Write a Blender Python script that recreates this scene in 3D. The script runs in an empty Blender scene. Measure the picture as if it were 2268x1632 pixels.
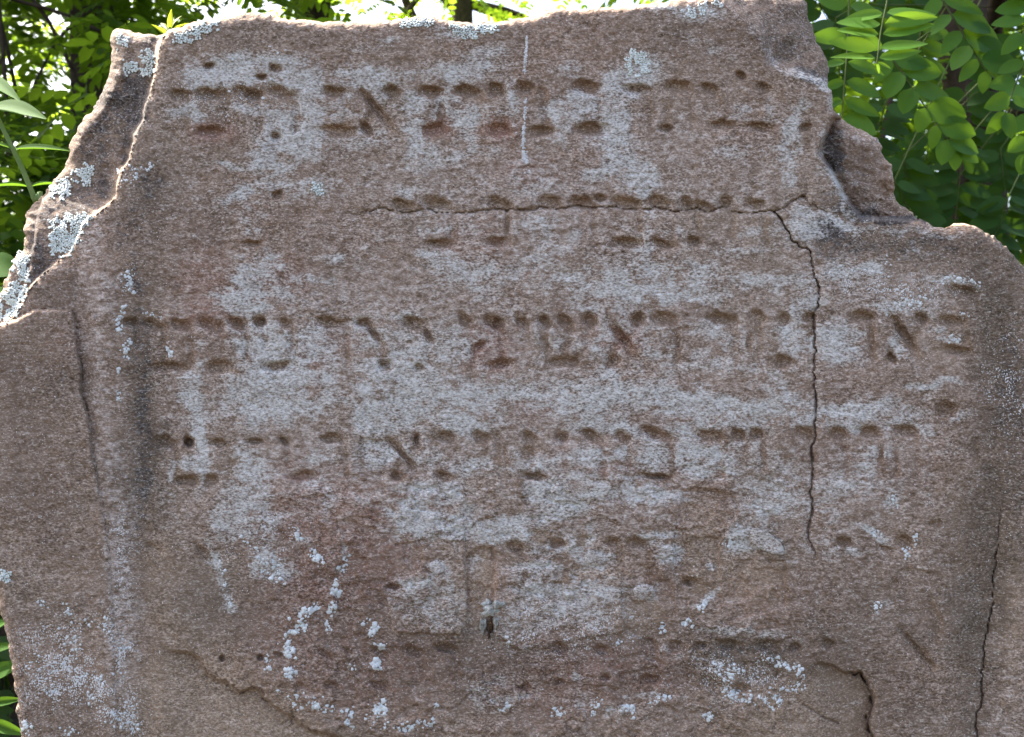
import bpy, bmesh, math, random
import numpy as np
from mathutils import Vector, Matrix

# ------------------------------------------------------------------ camera, sky, sun, exposure
SC = bpy.context.scene
C = SC.collection
S = 0.75 / 2267.0            # metres per drawing unit on the stone's face (2267 units = 0.75 m)
CXU, CYU = 1133.5, 816.0     # drawing unit at the middle of the view
ZC = 0.70                    # height of the lens
D = 0.66                     # lens to stone face
GROUND = 0.0

cam = bpy.data.cameras.new("camera")
camo = bpy.data.objects.new("camera", cam); C.objects.link(camo)
camo.location = (0, -D, ZC); camo.rotation_euler = (math.radians(90), 0, 0)
cam.sensor_width = 36.0
cam.lens = 36.0 * D / 0.75
cam.clip_start = 0.02; cam.clip_end = 400
cam.dof.use_dof = True; cam.dof.focus_distance = D + 0.004; cam.dof.aperture_fstop = 15.0
SC.camera = camo

SUN_EL, SUN_AZ = math.radians(54), math.radians(-54)   # azimuth from +Y towards +X
sd = Vector((math.sin(SUN_AZ) * math.cos(SUN_EL), math.cos(SUN_AZ) * math.cos(SUN_EL), math.sin(SUN_EL)))
W = bpy.data.worlds.new("World"); SC.world = W; W.use_nodes = True
wn = W.node_tree.nodes; wl = W.node_tree.links
sky = wn.new("ShaderNodeTexSky"); sky.sky_type = 'NISHITA'; sky.sun_disc = False
sky.sun_elevation = SUN_EL; sky.sun_rotation = SUN_AZ
sky.air_density = 1.0; sky.dust_density = 6.0; sky.ozone_density = 1.0
bg = wn["Background"]; bg.inputs["Strength"].default_value = 0.12
wl.new(sky.outputs[0], bg.inputs[0])
sun = bpy.data.lights.new("sun", 'SUN'); sun.energy = 5.0; sun.angle = math.radians(0.5); sun.color = (1, 0.94, 0.85)
suno = bpy.data.objects.new("sun", sun); C.objects.link(suno)
suno.rotation_euler = (-sd).to_track_quat('-Z', 'Y').to_euler(); suno.location = (-2, 3, 5)
SC.view_settings.view_transform = 'Standard'; SC.view_settings.look = 'None'
SC.view_settings.gamma = 1.0; SC.view_settings.use_curve_mapping = False
SC.view_settings.exposure = 2.40
SC.cycles.max_bounces = 8; SC.cycles.transparent_max_bounces = 6

# ------------------------------------------------------------------ helpers
def P(u, v, depth=0.0):
    """drawing unit (u right, v down) at a depth behind the stone face -> world point"""
    k = (D + depth) / D
    return Vector(((u - CXU) * S * k, depth, ZC + (CYU - v) * S * k))

def mesh_np(name, co, tris=None, quads=None, mat=None, smooth=True):
    me = bpy.data.meshes.new(name)
    co = np.asarray(co, dtype=np.float32).reshape(-1, 3)
    idx = []; tot = []
    if quads is not None and len(quads):
        q = np.asarray(quads, dtype=np.int32).reshape(-1, 4); idx.append(q.ravel()); tot.append(np.full(len(q), 4, np.int32))
    if tris is not None and len(tris):
        t = np.asarray(tris, dtype=np.int32).reshape(-1, 3); idx.append(t.ravel()); tot.append(np.full(len(t), 3, np.int32))
    idx = np.concatenate(idx); tot = np.concatenate(tot)
    me.vertices.add(len(co)); me.vertices.foreach_set("co", co.ravel())
    me.loops.add(len(idx)); me.loops.foreach_set("vertex_index", idx)
    me.polygons.add(len(tot))
    st = np.concatenate([[0], np.cumsum(tot)[:-1]]).astype(np.int32)
    me.polygons.foreach_set("loop_start", st)
    me.polygons.foreach_set("loop_total", tot)
    me.polygons.foreach_set("use_smooth", np.full(len(tot), smooth, dtype=bool))
    me.update(calc_edges=True)
    if mat: me.materials.append(mat)
    return me

def obj(name, me, parent=None, base=None):
    o = bpy.data.objects.new(name, me); C.objects.link(o)
    if parent is not None:
        o.parent = parent
        if base is not None: o.matrix_parent_inverse = Matrix.Translation(-Vector(base))
    return o

def thing(name, label, cat, base=(0, 0, 0), group=None):
    o = bpy.data.objects.new(name, None); C.objects.link(o)
    o.location = base; o.empty_display_size = 0.05
    o["label"] = label; o["category"] = cat
    if group: o["group"] = group
    return o

def nmat(name):
    m = bpy.data.materials.new(name); m.use_nodes = True
    nt = m.node_tree; nt.nodes.clear()
    out = nt.nodes.new("ShaderNodeOutputMaterial")
    return m, nt, out

class NT:
    def __init__(s, nt): s.nt = nt
    def n(s, t, **kw):
        x = s.nt.nodes.new(t)
        for k, v in kw.items(): setattr(x, k, v)
        return x
    def l(s, a, b): s.nt.links.new(a, b)
    def val(s, sock, v):
        if hasattr(v, "bl_idname") or isinstance(v, bpy.types.NodeSocket): s.l(v, sock)
        else: sock.default_value = v
    def math(s, op, a, b=None, clamp=False):
        x = s.n("ShaderNodeMath", operation=op, use_clamp=clamp)
        s.val(x.inputs[0], a)
        if b is not None: s.val(x.inputs[1], b)
        return x.outputs[0]
    def mix(s, f, a, b, blend='MIX'):
        x = s.n("ShaderNodeMix", data_type='RGBA', blend_type=blend)
        s.val(x.inputs[0], f); s.val(x.inputs[6], a); s.val(x.inputs[7], b)
        return x.outputs[2]
    def noise(s, vec, scale, detail=2.0, rough=0.5):
        x = s.n("ShaderNodeTexNoise"); s.l(vec, x.inputs["Vector"])
        x.inputs["Scale"].default_value = scale; x.inputs["Detail"].default_value = detail
        x.inputs["Roughness"].default_value = rough
        return x.outputs["Fac"]
    def rng(s, v, a, b, c=0.0, d=1.0, smooth=False):
        x = s.n("ShaderNodeMapRange"); x.interpolation_type = 'SMOOTHSTEP' if smooth else 'LINEAR'
        s.val(x.inputs[0], v); x.inputs[1].default_value = a; x.inputs[2].default_value = b
        x.inputs[3].default_value = c; x.inputs[4].default_value = d
        return x.outputs[0]
    def attr(s, name):
        x = s.n("ShaderNodeAttribute"); x.attribute_name = name
        return x.outputs["Fac"]

rs = np.random.RandomState(7)
_tabs = {}
def vnoise(X, Y, fx, fy=None, seed=0):
    """smooth value noise in [-1, 1]; fx, fy = cells per unit"""
    fy = fx if fy is None else fy
    if seed not in _tabs: _tabs[seed] = np.random.RandomState(1000 + seed).uniform(-1, 1, (256, 256)).astype(np.float32)
    T = _tabs[seed]
    x = X * fx + 37.3 + seed * 3.1; y = Y * fy + 91.7 + seed * 5.3
    xi = np.floor(x).astype(np.int64); yi = np.floor(y).astype(np.int64)
    a = (x - xi).astype(np.float32); b = (y - yi).astype(np.float32)
    a = a * a * a * (a * (a * 6 - 15) + 10); b = b * b * b * (b * (b * 6 - 15) + 10)
    x0 = xi & 255; x1 = (xi + 1) & 255; y0 = yi & 255; y1 = (yi + 1) & 255
    return (T[x0, y0] * (1 - a) + T[x1, y0] * a) * (1 - b) + (T[x0, y1] * (1 - a) + T[x1, y1] * a) * b
def fbm(X, Y, fx, fy=None, octv=4, seed=0, gain=0.5):
    fy = fx if fy is None else fy
    r = 0; amp = 1.0; tot = 0
    for o in range(octv):
        r = r + amp * vnoise(X, Y, fx * 2 ** o, fy * 2 ** o, seed + o); tot += amp; amp *= gain
    return r / tot
def sstep(a, b, x):
    t = np.clip((x - a) / (b - a), 0, 1); return t * t * (3 - 2 * t)

# ------------------------------------------------------------------ materials
def stone_material():
    m, nt, out = nmat("weathered_sandstone"); N = NT(nt)
    tc = N.n("ShaderNodeTexCoord")
    mp = N.n("ShaderNodeMapping"); N.l(tc.outputs["Object"], mp.inputs[0]); mp.inputs["Scale"].default_value = (0.62, 1.0, 1.15)
    mp.inputs["Rotation"].default_value = (0, 0.12, 0)
    V = mp.outputs[0]; O = tc.outputs["Object"]
    g1 = N.noise(V, 760, 3.0, 0.65)          # sand grain
    g2 = N.noise(V, 230, 4.0, 0.6)           # clumps
    g3 = N.noise(O, 26, 5.0, 0.6)            # mottling
    g4 = N.noise(O, 7, 3.0, 0.5)
    base = N.mix(N.rng(g3, .32, .68), (.178, .109, .070, 1), (.285, .186, .127, 1))
    base = N.mix(N.rng(g4, .4, .65, 0, .5), base, (.250, .186, .128, 1))
    base = N.mix(N.math('MULTIPLY', N.attr("red"), .8), base, (.255, .124, .086, 1))
    base = N.mix(N.math('MULTIPLY', N.attr("tan"), .85), base, (.335, .238, .168, 1))
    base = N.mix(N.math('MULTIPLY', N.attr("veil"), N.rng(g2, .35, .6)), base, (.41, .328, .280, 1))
    base = N.mix(N.math('MULTIPLY', N.attr("tone_shade"), N.rng(g2, .25, .65, .55, 1.0)), base, (.090, .064, .043, 1))  # darker brown for broad tone and the painted shade of the mouldings
    st = N.rng(N.math('ADD', N.attr("stain_shade"), N.math('MULTIPLY', N.math('SUBTRACT', g2, .5), 1.2)), .25, .8, 0, .85, True)
    base = N.mix(st, base, (.050, .042, .040, 1))  # dark stains, and shade painted into groove and shoulder
    rough_ = N.rng(N.noise(O, 18, 3.0, .6), .35, .65, .45, 1.1)
    gr = N.math('MULTIPLY', N.math('ADD', 1.0, N.math('MULTIPLY', rough_, N.rng(g1, .34, .66, -.62, .60))), N.rng(g2, .3, .7, .82, 1.18))
    cb = N.n("ShaderNodeCombineColor"); [N.l(gr, cb.inputs[i]) for i in range(3)]
    base = N.mix(1.0, base, cb.outputs[0], 'MULTIPLY')
    # grey crustose lichen film
    nz = N.math('ADD', N.math('MULTIPLY', N.math('SUBTRACT', g2, .5), 1.1), N.math('MULTIPLY', N.math('SUBTRACT', g1, .5), 2.6))
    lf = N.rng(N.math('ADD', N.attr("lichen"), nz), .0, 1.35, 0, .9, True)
    lcol = N.mix(N.rng(g1, .36, .64), (.38, .36, .333, 1), (.65, .625, .582, 1))
    col = N.mix(lf, base, lcol)
    # pale mica and lichen specks
    sp = N.rng(N.math('ADD', N.noise(O, 900, 1.0, .5), N.math('MULTIPLY', N.attr("speck"), .22)), .70, .75)
    col = N.mix(sp, col, (.62, .60, .58, 1))
    b = N.n("ShaderNodeBsdfPrincipled"); N.l(col, b.inputs["Base Color"]); b.inputs["Roughness"].default_value = .9
    b.inputs["Specular IOR Level"].default_value = .25
    bp = N.n("ShaderNodeBump"); bp.inputs["Strength"].default_value = .55; bp.inputs["Distance"].default_value = .0009
    N.l(N.math('ADD', g1, N.math('MULTIPLY', g2, .9)), bp.inputs["Height"])
    N.l(bp.outputs[0], b.inputs["Normal"]); N.l(b.outputs[0], out.inputs[0])
    return m

def crust_material(name, c1, c2, scale=500):
    m, nt, out = nmat(name); N = NT(nt)
    tc = N.n("ShaderNodeTexCoord"); O = tc.outputs["Object"]
    g = N.noise(O, scale, 3, .6); g0 = N.noise(O, 90, 3, .6)
    col = N.mix(N.rng(N.math('ADD', N.math('MULTIPLY', g, .6), N.math('MULTIPLY', g0, .4)), .35, .65), c1, c2)
    b = N.n("ShaderNodeBsdfPrincipled"); N.l(col, b.inputs["Base Color"]); b.inputs["Roughness"].default_value = .95
    b.inputs["Specular IOR Level"].default_value = .15
    bp = N.n("ShaderNodeBump"); bp.inputs["Strength"].default_value = .6; bp.inputs["Distance"].default_value = .0006
    N.l(g, bp.inputs["Height"]); N.l(bp.outputs[0], b.inputs["Normal"]); N.l(b.outputs[0], out.inputs[0])
    return m

def leaf_material(name, c1, c2, trans=(.22, .42, .03, 1), tfac=.42, rough=.5):
    m, nt, out = nmat(name); N = NT(nt)
    oi = N.n("ShaderNodeObjectInfo"); geo = N.n("ShaderNodeNewGeometry")
    r = N.math('FRACT', N.math('ADD', oi.outputs["Random"], geo.outputs["Random Per Island"]))
    tc = N.n("ShaderNodeTexCoord")
    g = N.noise(geo.outputs["Position"], 140, 3, .6)
    f = N.math('ADD', N.math('MULTIPLY', r, .7), N.math('MULTIPLY', g, .3))
    col = N.mix(f, c1, c2)
    b = N.n("ShaderNodeBsdfPrincipled"); N.l(col, b.inputs["Base Color"]); b.inputs["Roughness"].default_value = rough
    b.inputs["Specular IOR Level"].default_value = .16
    t = N.n("ShaderNodeBsdfTranslucent"); t.inputs[0].default_value = trans
    mx = N.n("ShaderNodeMixShader"); mx.inputs[0].default_value = tfac
    N.l(b.outputs[0], mx.inputs[1]); N.l(t.outputs[0], mx.inputs[2]); N.l(mx.outputs[0], out.inputs[0])
    return m

def simple_material(name, c1, c2, scale, bump=.004, rough=.9):
    m, nt, out = nmat(name); N = NT(nt)
    geo = N.n("ShaderNodeNewGeometry")
    g = N.noise(geo.outputs["Position"], scale, 5, .6)
    b = N.n("ShaderNodeBsdfPrincipled"); N.l(N.mix(N.rng(g, .3, .7), c1, c2), b.inputs["Base Color"])
    b.inputs["Roughness"].default_value = rough; b.inputs["Specular IOR Level"].default_value = .06
    bp = N.n("ShaderNodeBump"); bp.inputs["Distance"].default_value = bump; bp.inputs["Strength"].default_value = .8
    N.l(g, bp.inputs["Height"]); N.l(bp.outputs[0], b.inputs["Normal"]); N.l(b.outputs[0], out.inputs[0])
    return m

M_STONE = stone_material()
M_ROSETTE = crust_material("pale_rosette_lichen", (.46, .50, .47, 1), (.74, .77, .73, 1))
M_CRUST = crust_material("white_crust_lichen", (.42, .42, .41, 1), (.74, .75, .73, 1))
M_DROP = crust_material("dried_dropping", (.48, .47, .46, 1), (.70, .69, .68, 1), 900)
M_NEST = crust_material("papery_lump", (.26, .24, .21, 1), (.56, .55, .50, 1), 420)
M_DARKNEST = crust_material("dark_debris", (.03, .022, .016, 1), (.14, .085, .05, 1), 700)
M_NESTRIM = crust_material("case_rim_crust", (.12, .10, .07, 1), (.46, .45, .40, 1), 600)
M_SHRED = crust_material("brown_shred", (.09, .05, .03, 1), (.26, .15, .09, 1), 700)
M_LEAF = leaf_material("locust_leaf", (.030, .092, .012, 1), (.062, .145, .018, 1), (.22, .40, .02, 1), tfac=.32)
M_LEAFN = leaf_material("lit_locust_leaf", (.065, .165, .018, 1), (.100, .215, .026, 1), (.32, .52, .03, 1), tfac=.36, rough=.6)  # lighter copy of the locust leaf, light put into the colour
M_LEAFS = leaf_material("dim_locust_leaf", (.010, .036, .005, 1), (.022, .062, .008, 1), (.14, .28, .015, 1), tfac=.24, rough=.7)  # darker copy of the locust leaf, shade put into the colour
M_LEAFG = leaf_material("sunlit_leaf", (.05, .11, .010, 1), (.09, .16, .014, 1), (.42, .62, .03, 1), tfac=.5)  # sunlight put into a brighter, yellower leaf colour
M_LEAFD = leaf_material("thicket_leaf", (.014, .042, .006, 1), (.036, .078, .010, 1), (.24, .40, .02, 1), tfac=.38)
M_HERB = leaf_material("herb_leaf", (.040, .105, .014, 1), (.060, .135, .020, 1), (.17, .32, .02, 1), .34, .8)
M_SPRIG = leaf_material("sprig_leaf", (.14, .2, .02, 1), (.2, .26, .03, 1), (.6, .7, .04, 1), .6)
M_STEM = simple_material("green_stem", (.10, .16, .05, 1), (.15, .21, .08, 1), 60, .0005, .6)
M_RACHIS = simple_material("leaf_stalk", (.07, .11, .03, 1), (.11, .13, .05, 1), 80, .0003, .6)
M_BARK = simple_material("dark_bark", (.030, .022, .016, 1), (.075, .055, .042, 1), 30, .012)
M_SOIL = simple_material("leafy_soil", (.034, .030, .026, 1), (.055, .048, .040, 1), 6, .03)
M_GRASS = leaf_material("grass_blade", (.02, .045, .01, 1), (.04, .07, .016, 1), (.08, .14, .01, 1), .2)

# ------------------------------------------------------------------ ground
gv = []; gq = []
n = 60; ext = np.sign(np.linspace(-1, 1, n)) * (np.abs(np.linspace(-1, 1, n)) ** 3) * 150
GXm, GYm = np.meshgrid(ext, ext, indexing='ij')
GZ = fbm(GXm, GYm, .6, octv=3, seed=40) * .03 * np.clip(np.hypot(GXm, GYm), 0, 4) / 2 - .02
idx = np.arange(n * n).reshape(n, n)
gq = np.stack([idx[:-1, :-1], idx[1:, :-1], idx[1:, 1:], idx[:-1, 1:]], -1).reshape(-1, 4)
g = obj("ground", mesh_np("ground", np.stack([GXm, GYm, GZ], -1), quads=gq, mat=M_SOIL)); g["kind"] = "structure"

# ------------------------------------------------------------------ the stone: drawing data
OUT = [(45,1632),(40,1586),(35,1523),(24,1474),(17,1418),(7,1376),(0,1341),(-25,1250),(-45,1100),(-60,900),(-70,760),(-30,690),(0,652),(20,600),(32,572),
 (48,560),(54,547),(56,510),(60,469),(75,450),(90,439),(107,418),(124,396),(142,368),(156,342),(154,328),(156,315),(174,282),(190,258),(208,238),(222,215),(231,198),
 (240,172),(245,151),(247,133),(246,117),(244,98),(246,80),(250,69),(260,65),(270,65),(282,67),(308,74),(330,77),(355,79),(364,74),(372,66),(396,64),(416,55),(449,47),(470,42),(496,37),(536,30),(577,31),
 (597,32),(617,39),(658,44),(708,47),(762,50),(815,49),(866,45),(890,43),(909,40),(922,36),(936,35),(950,36),(966,39),(993,47),(1043,52),(1084,49),(1110,47),(1128,46),(1174,37),(1190,31),(1211,25),
 (1245,21),(1282,24),(1329,18),(1372,15),(1416,8),(1463,3),(1513,-2),(1560,-10),(1640,-15),(1720,-14),(1765,-8),(1779,0),(1786,13),(1791,40),(1803,77),(1808,97),(1821,114),
 (1833,134),(1834,160),(1833,181),(1838,198),(1845,211),(1846,224),(1843,238),(1855,255),(1868,268),(1888,285),(1905,291),(1922,295),(1938,303),(1950,318),(1955,339),(1972,362),(1980,382),(1981,412),
 (1979,432),(1985,446),(2009,463),(2029,483),(2059,496),(2079,503),(2106,507),(2112,503),(2119,500),(2143,499),(2170,506),(2197,523),(2227,547),(2249,572),(2267,590),(2300,640),(2330,720),
 (2345,900),(2350,1100),(2345,1400),(2350,1700),(2370,2400),(2370,3000),(80,3000),(75,2300),(60,1800)]
FRONT = [(372,60),(365,75),(355,97),(350,134),(342,174),(329,218),(322,241),(319,265),(298,302),(288,339),(285,355),(273,372),(268,399),(258,422),(250,443),(225,466),(201,483),(184,500),(176,527),
 (160,554),(135,574),(117,586),(89,611),(71,632),(53,664),(32,701),(-10,730),(-300,760),(-300,3200),(2700,3200),(2700,420),(2200,450),(2085,484),(2060,490),(2022,495),(1975,486),(1915,488),(1902,486),(1882,456),
 (1861,429),(1848,402),(1831,369),(1811,342),(1818,319),(1831,285),(1838,268),(1862,245),(1900,220),(1845,213),(1824,194),(1791,174),(1757,164),(1730,157),(1700,145),(1690,95),(1640,38),(1600,5),(1560,-40),(1000,-120),(400,-120)]
LBLOCK = [(-300,720),(0,714),(32,705),(50,694),(71,685),(95,684),(117,682),(140,683),(156,686),(164,693),(166,705),(170,735),(176,781),(182,810),(185,834),(183,863),(193,898),(202,941),(206,987),(208,1012),(215,1040),(220,1058),
 (224,1094),(232,1140),(240,1180),(250,1300),(258,1500),(266,1700),(270,3200),(-300,3200)]
CR = {
 'c0': ([(180,560),(170,600),(168,640),(166,690)], .6, .8), 'c1': ([(640,475),(708,473),(762,473),(802,474),(835,461),(869,468),(916,471),(949,464),(996,474),(1033,473),(1077,464),(1094,464),(1128,468),(1171,464),(1195,459),(1228,464),(1262,458),(1312,461),(1349,456),(1379,463),(1423,464),
   (1449,459),(1496,469),(1540,464),(1573,469),(1597,459),(1617,468),(1657,473),(1706,469),(1717,471),(1737,463),(1751,446),(1778,436)], 1.9, 3.2),
 'c2': ([(1778,436),(1786,424),(1784,412),(1788,396)], 1.5, 2.6),
 'c3': ([(1778,436),(1794,456),(1825,466),(1855,476),(1892,486)], 1.5, 2.2),
 'c4': ([(1717,471),(1734,493),(1746,516),(1755,533),(1766,545),(1779,548),(1790,556),(1796,574),(1803,607),(1817,639),(1810,675),(1801,700),(1805,746),(1805,792),(1801,827),(1807,877),(1808,923),(1801,966),(1796,1012),(1798,1047),
   (1794,1094),(1797,1114),(1790,1167),(1794,1195),(1801,1219),(1801,1264)], 2.2, 4.5),
 'c5': ([(2216,1128),(2211,1174),(2209,1209),(2204,1243),(2197,1285),(2194,1352),(2187,1383),(2183,1411),(2173,1463),(2173,1516),(2176,1551),(2162,1586),(2162,1680)], 1.9, 4.0),
 'c6': ([(165,695),(170,735),(176,781),(182,810),(185,834),(183,863),(193,898),(202,941),(206,987),(208,1012)], 1.1, 2.2),
 's1': (None, 1.7, 3.5), 's2': (None, 2.2, 5.0), 'c7': ([(1810,1292),(1818,1330)], 1.6, 1.6), 'c8': ([(2006,1290),(2008,1330)], 2.4, 2.4),
 'c9': ([(1780,1560),(1810,1580),(1836,1592),(1856,1600)], 2.0, 2.0), 'c10': ([(645,1575),(650,1590),(640,1612)], 1.5, 1.5),
}
S1 = [(384,1440),(405,1441),(419,1442),(440,1453),(448,1470),(454,1484),(478,1502),(503,1512),(520,1522),(530,1534),(538,1530),(558,1523),(575,1524),(589,1547),(617,1568),(645,1585),(687,1617),(742,1629),(800,1650),(850,1700)]
S2 = [(1830,1470),(1848,1474),(1862,1484),(1876,1488),(1895,1488),(1908,1491),(1918,1509),(1922,1522),(1928,1533),(1930,1545),(1932,1558),(1925,1575),(1922,1586),(1925,1610),(1932,1632),(1945,1700)]
CR['s1'] = (S1[2:], 1.8, 4.0); CR['s2'] = (S2[3:], 3.4, 8.0)
# weathered remains of the cut letters: (u, v, width, height, tilt in degrees, depth mm)
MK = []
def marks(s, dz=3.6):
    for t in s.split(';'):
        t = t.strip()
        if not t: continue
        p = [float(q) for q in t.split(',')]
        MK.append((p[0], p[1], p[2], p[3], p[4] if len(p) > 4 else 0, p[5] if len(p) > 5 else dz))
marks("399,211,44,24;466,210,66,26,5;547,208,58,26,14;560,214,40,22,30;624,208,68,26,26;741,205,50,26,16;837,248,100,20,51;869,205,38,26,30;953,203,48,26,8;1036,205,54,28,12;1100,201,36,36;748,292,62,28;812,288,44,22,48;"
      "611,302,24,18;966,288,46,30;976,248,16,60;1104,288,42,32;469,294,60,28;1161,196,40,30;1205,215,20,52,-8;1299,194,56,30,6;1409,198,56,24,4;1500,194,60,26,6;1570,198,40,22,20;1198,292,48,22;1309,288,76,28;1476,285,30,18;1600,278,50,24;1681,282,50,22,10;1781,284,28,22;"
      "611,151,30,18,15;580,171,24,14;463,148,26,18;1690,196,40,20,20;1640,170,24,16,30")
marks("892,457,46,26,28;969,453,64,26,14;1104,453,54,26,18;1218,449,48,28,12;1288,448,54,28,8;1386,451,62,28,10;1459,449,50,28,18;1520,453,36,26,30;1560,457,36,22,20;1607,449,34,30,20;1671,453,44,24,10;614,432,26,18;973,540,64,18,3;1101,536,52,22,5;1385,538,54,22,4;"
      "1467,543,50,22,18;1538,535,34,22,12;1124,500,12,60;560,540,40,14;1330,440,30,16")
marks("288,714,34,22;344,724,52,24,20;401,721,46,24,10;465,721,50,24,28;529,719,44,26,36;575,712,30,24,30;579,717,26,22,40;632,719,26,22,40;735,716,66,26,10;806,716,38,20,10;828,740,46,14,55;916,717,56,26,20;948,745,40,14,60;1030,712,44,22,48;1090,714,40,26,20;1101,721,26,24,40;1154,714,44,20,50;"
      "1208,712,34,24,45;1254,716,48,24,50;1307,712,34,28,50;1382,756,108,24,55;1410,710,28,36,70;1474,707,56,28,8;1598,707,56,28,8;1676,703,38,30,20;1737,707,36,28,40;1791,703,30,26;1908,703,58,28,6;2002,744,108,18,57;2039,707,30,26,30;2107,714,54,24,10;2132,646,66,28,10;"
      "486,813,58,28,-4;376,813,66,20;614,811,66,22,-8;852,810,34,26,10;930,815,22,16;1104,808,54,22,-10;1247,802,70,24,-8;1357,799,32,34,40;1734,802,40,28;1975,792,28,18,45;2117,778,64,22,14;1929,756,13,56;2096,909,46,38,20;1500,760,14,46;1210,770,14,50,-12;1060,770,40,20,-30;1660,760,14,46")
marks("369,980,48,26,18;419,980,26,26,30,5;486,983,48,18,8;564,978,40,14,8;629,980,28,16,40;739,973,50,20,6;896,1012,96,15,50,3.2;923,976,32,14,70;987,969,48,24,8;1062,969,40,24,20;1172,969,36,24,36;1243,969,32,26,36;1311,966,54,26,26;1378,969,38,26,36;1453,962,78,24,20;1570,966,54,26,12;"
      "1634,962,32,26,20;1676,962,28,26;1780,959,46,28,16;1855,959,36,26,14;1922,957,50,26,4;2007,955,50,26,4;415,1065,52,24;469,1067,34,26;671,1055,54,24;881,1055,30,20,20;984,1055,40,20,10;1179,1055,58,16,4;1453,1055,62,12,2;1170,1010,34,40,0,2;1120,1010,12,40;1950,1010,14,40;2160,1010,14,60")
marks("1143,1212,34,28,20;1234,1205,34,26,20;1296,1198,40,26,0,2.4;1199,1188,52,26,0,2.4;1356,1202,30,24;1412,1202,46,22,12;450,1223,50,16,50,2.4;340,1215,40,18,40,2;917,1442,36,22,30;987,1435,46,20,14;844,1446,40,16,30,2.6;721,1449,40,12,24,2.4;735,1519,40,16,10,2.4;840,1519,40,20,6;666,1519,30,14,10,2;"
      "1240,1435,34,22,20;1436,1428,44,26,16;1499,1432,36,26;1527,1289,40,18,14;1548,1432,28,20;1617,1428,56,22,8;1694,1428,44,22,4;1757,1435,26,20;1834,1428,36,24,20;1869,1202,34,22;2005,1202,40,26,30;2075,1376,22,56,-16,2.6;2028,1436,100,13,50,2.2;1160,1523,34,18;1440,1505,46,20;1572,1509,46,26,20,3;1640,1525,40,20;"
      "1240,1510,24,14;1340,1500,24,14;870,1300,34,12;1980,1290,20,24,40,2;1330,1440,30,22,30;1960,1215,40,12,20,2;770,1440,26,12,30,2;620,1450,30,12,30,2;2070,1160,30,16,0,2")
HOLES = [(492,1458,8,5), (576,1456,8,5), (419,980,10,4), (1086,1392,9,3)]
# grey lichen film, also painting the sunlit top edge, and pale lines on the right ridges: (u, v, ru, rv, strength[, tilt])
LB = []
def blobs(dst, s):
    for t in s.split(';'):
        t = t.strip()
        if t:
            p = [float(q) for q in t.split(',')]; dst.append((p + [0])[:6] if len(p) < 6 else p)
blobs(LB, "500,155,70,38,.95;440,175,40,20,.7;585,130,55,18,.7;650,165,60,42,.9;560,235,80,16,.5;690,235,42,70,.8;640,300,62,60,.9;600,360,50,40,.9;545,425,48,16,.85,-25;500,370,34,7,.7,10;440,260,20,40,.5;398,248,40,15,.6;420,200,16,60,.5;780,160,50,20,.6;830,175,55,30,.7;865,215,30,20,.6;"
 "920,260,26,60,.85;930,345,40,38,.8;905,430,26,22,.75;1000,160,90,26,.75;1080,130,60,26,.7;990,240,30,50,.75;1040,262,40,40,.7;1125,235,24,60,.65;1060,330,60,20,.6;1010,345,50,20,.45;1225,245,26,44,.85;1290,235,38,64,.85;1372,205,36,64,.95;1350,262,40,50,.9;1400,175,34,30,.95;1372,335,40,44,.8;1400,385,62,34,.75;"
 "1432,425,26,44,.8;1312,392,36,20,.7;1250,150,50,16,.5;1550,30,66,18,.6;1480,20,60,10,.6;1764,268,20,50,.8,25;1750,318,24,30,.7;1742,380,15,40,.5;1640,250,22,14,.5;1640,330,80,14,.3;1780,500,38,32,1;1872,502,34,12,.8,30;1850,215,30,14,.3;1420,160,50,44,.7;1240,320,50,20,.5;1180,410,50,20,.4;1560,100,80,14,.35,25;"
 "860,90,30,10,.5;1000,70,50,12,.6;800,110,60,12,.35;760,240,24,60,.6;820,300,60,20,.5;700,400,60,20,.4;660,420,80,30,.4;740,330,60,20,.4")
blobs(LB, "1700,120,50,9,.4,55;1760,166,44,11,.6,18;1812,188,40,11,.65,24;1838,222,12,24,.5;1815,330,11,44,.45;1838,395,10,40,.6,-20;1872,446,10,40,.65,-28;1800,470,44,10,.7,14;1860,492,50,9,.8,20;1980,512,90,9,.6;2080,520,60,9,.55;1930,310,40,14,.5;1700,250,14,60,.4\
;1180,500,70,20,.4;990,510,60,14,.45;560,475,30,44,.5;580,590,52,36,.9;560,640,60,40,.75;520,662,64,30,.7;740,582,28,15,.5;700,620,40,15,.4;1000,590,42,30,.65;960,570,60,22,.6;1060,612,62,40,.55;1230,590,190,46,.42;1420,540,26,64,.6;1400,642,150,32,.85;1455,602,72,24,.7;1550,600,64,24,.5;1330,682,62,14,.75;"
 "1700,622,84,26,.5;1782,662,40,30,.7;1880,600,54,20,.7;2100,622,54,10,.75,6;2010,682,66,16,.65,10;1640,560,60,12,.3;1520,660,100,20,.5;1930,590,40,12,.55;1480,510,50,12,.4;1700,510,60,12,.3;1250,520,60,14,.3;640,640,30,40,.4")
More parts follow.
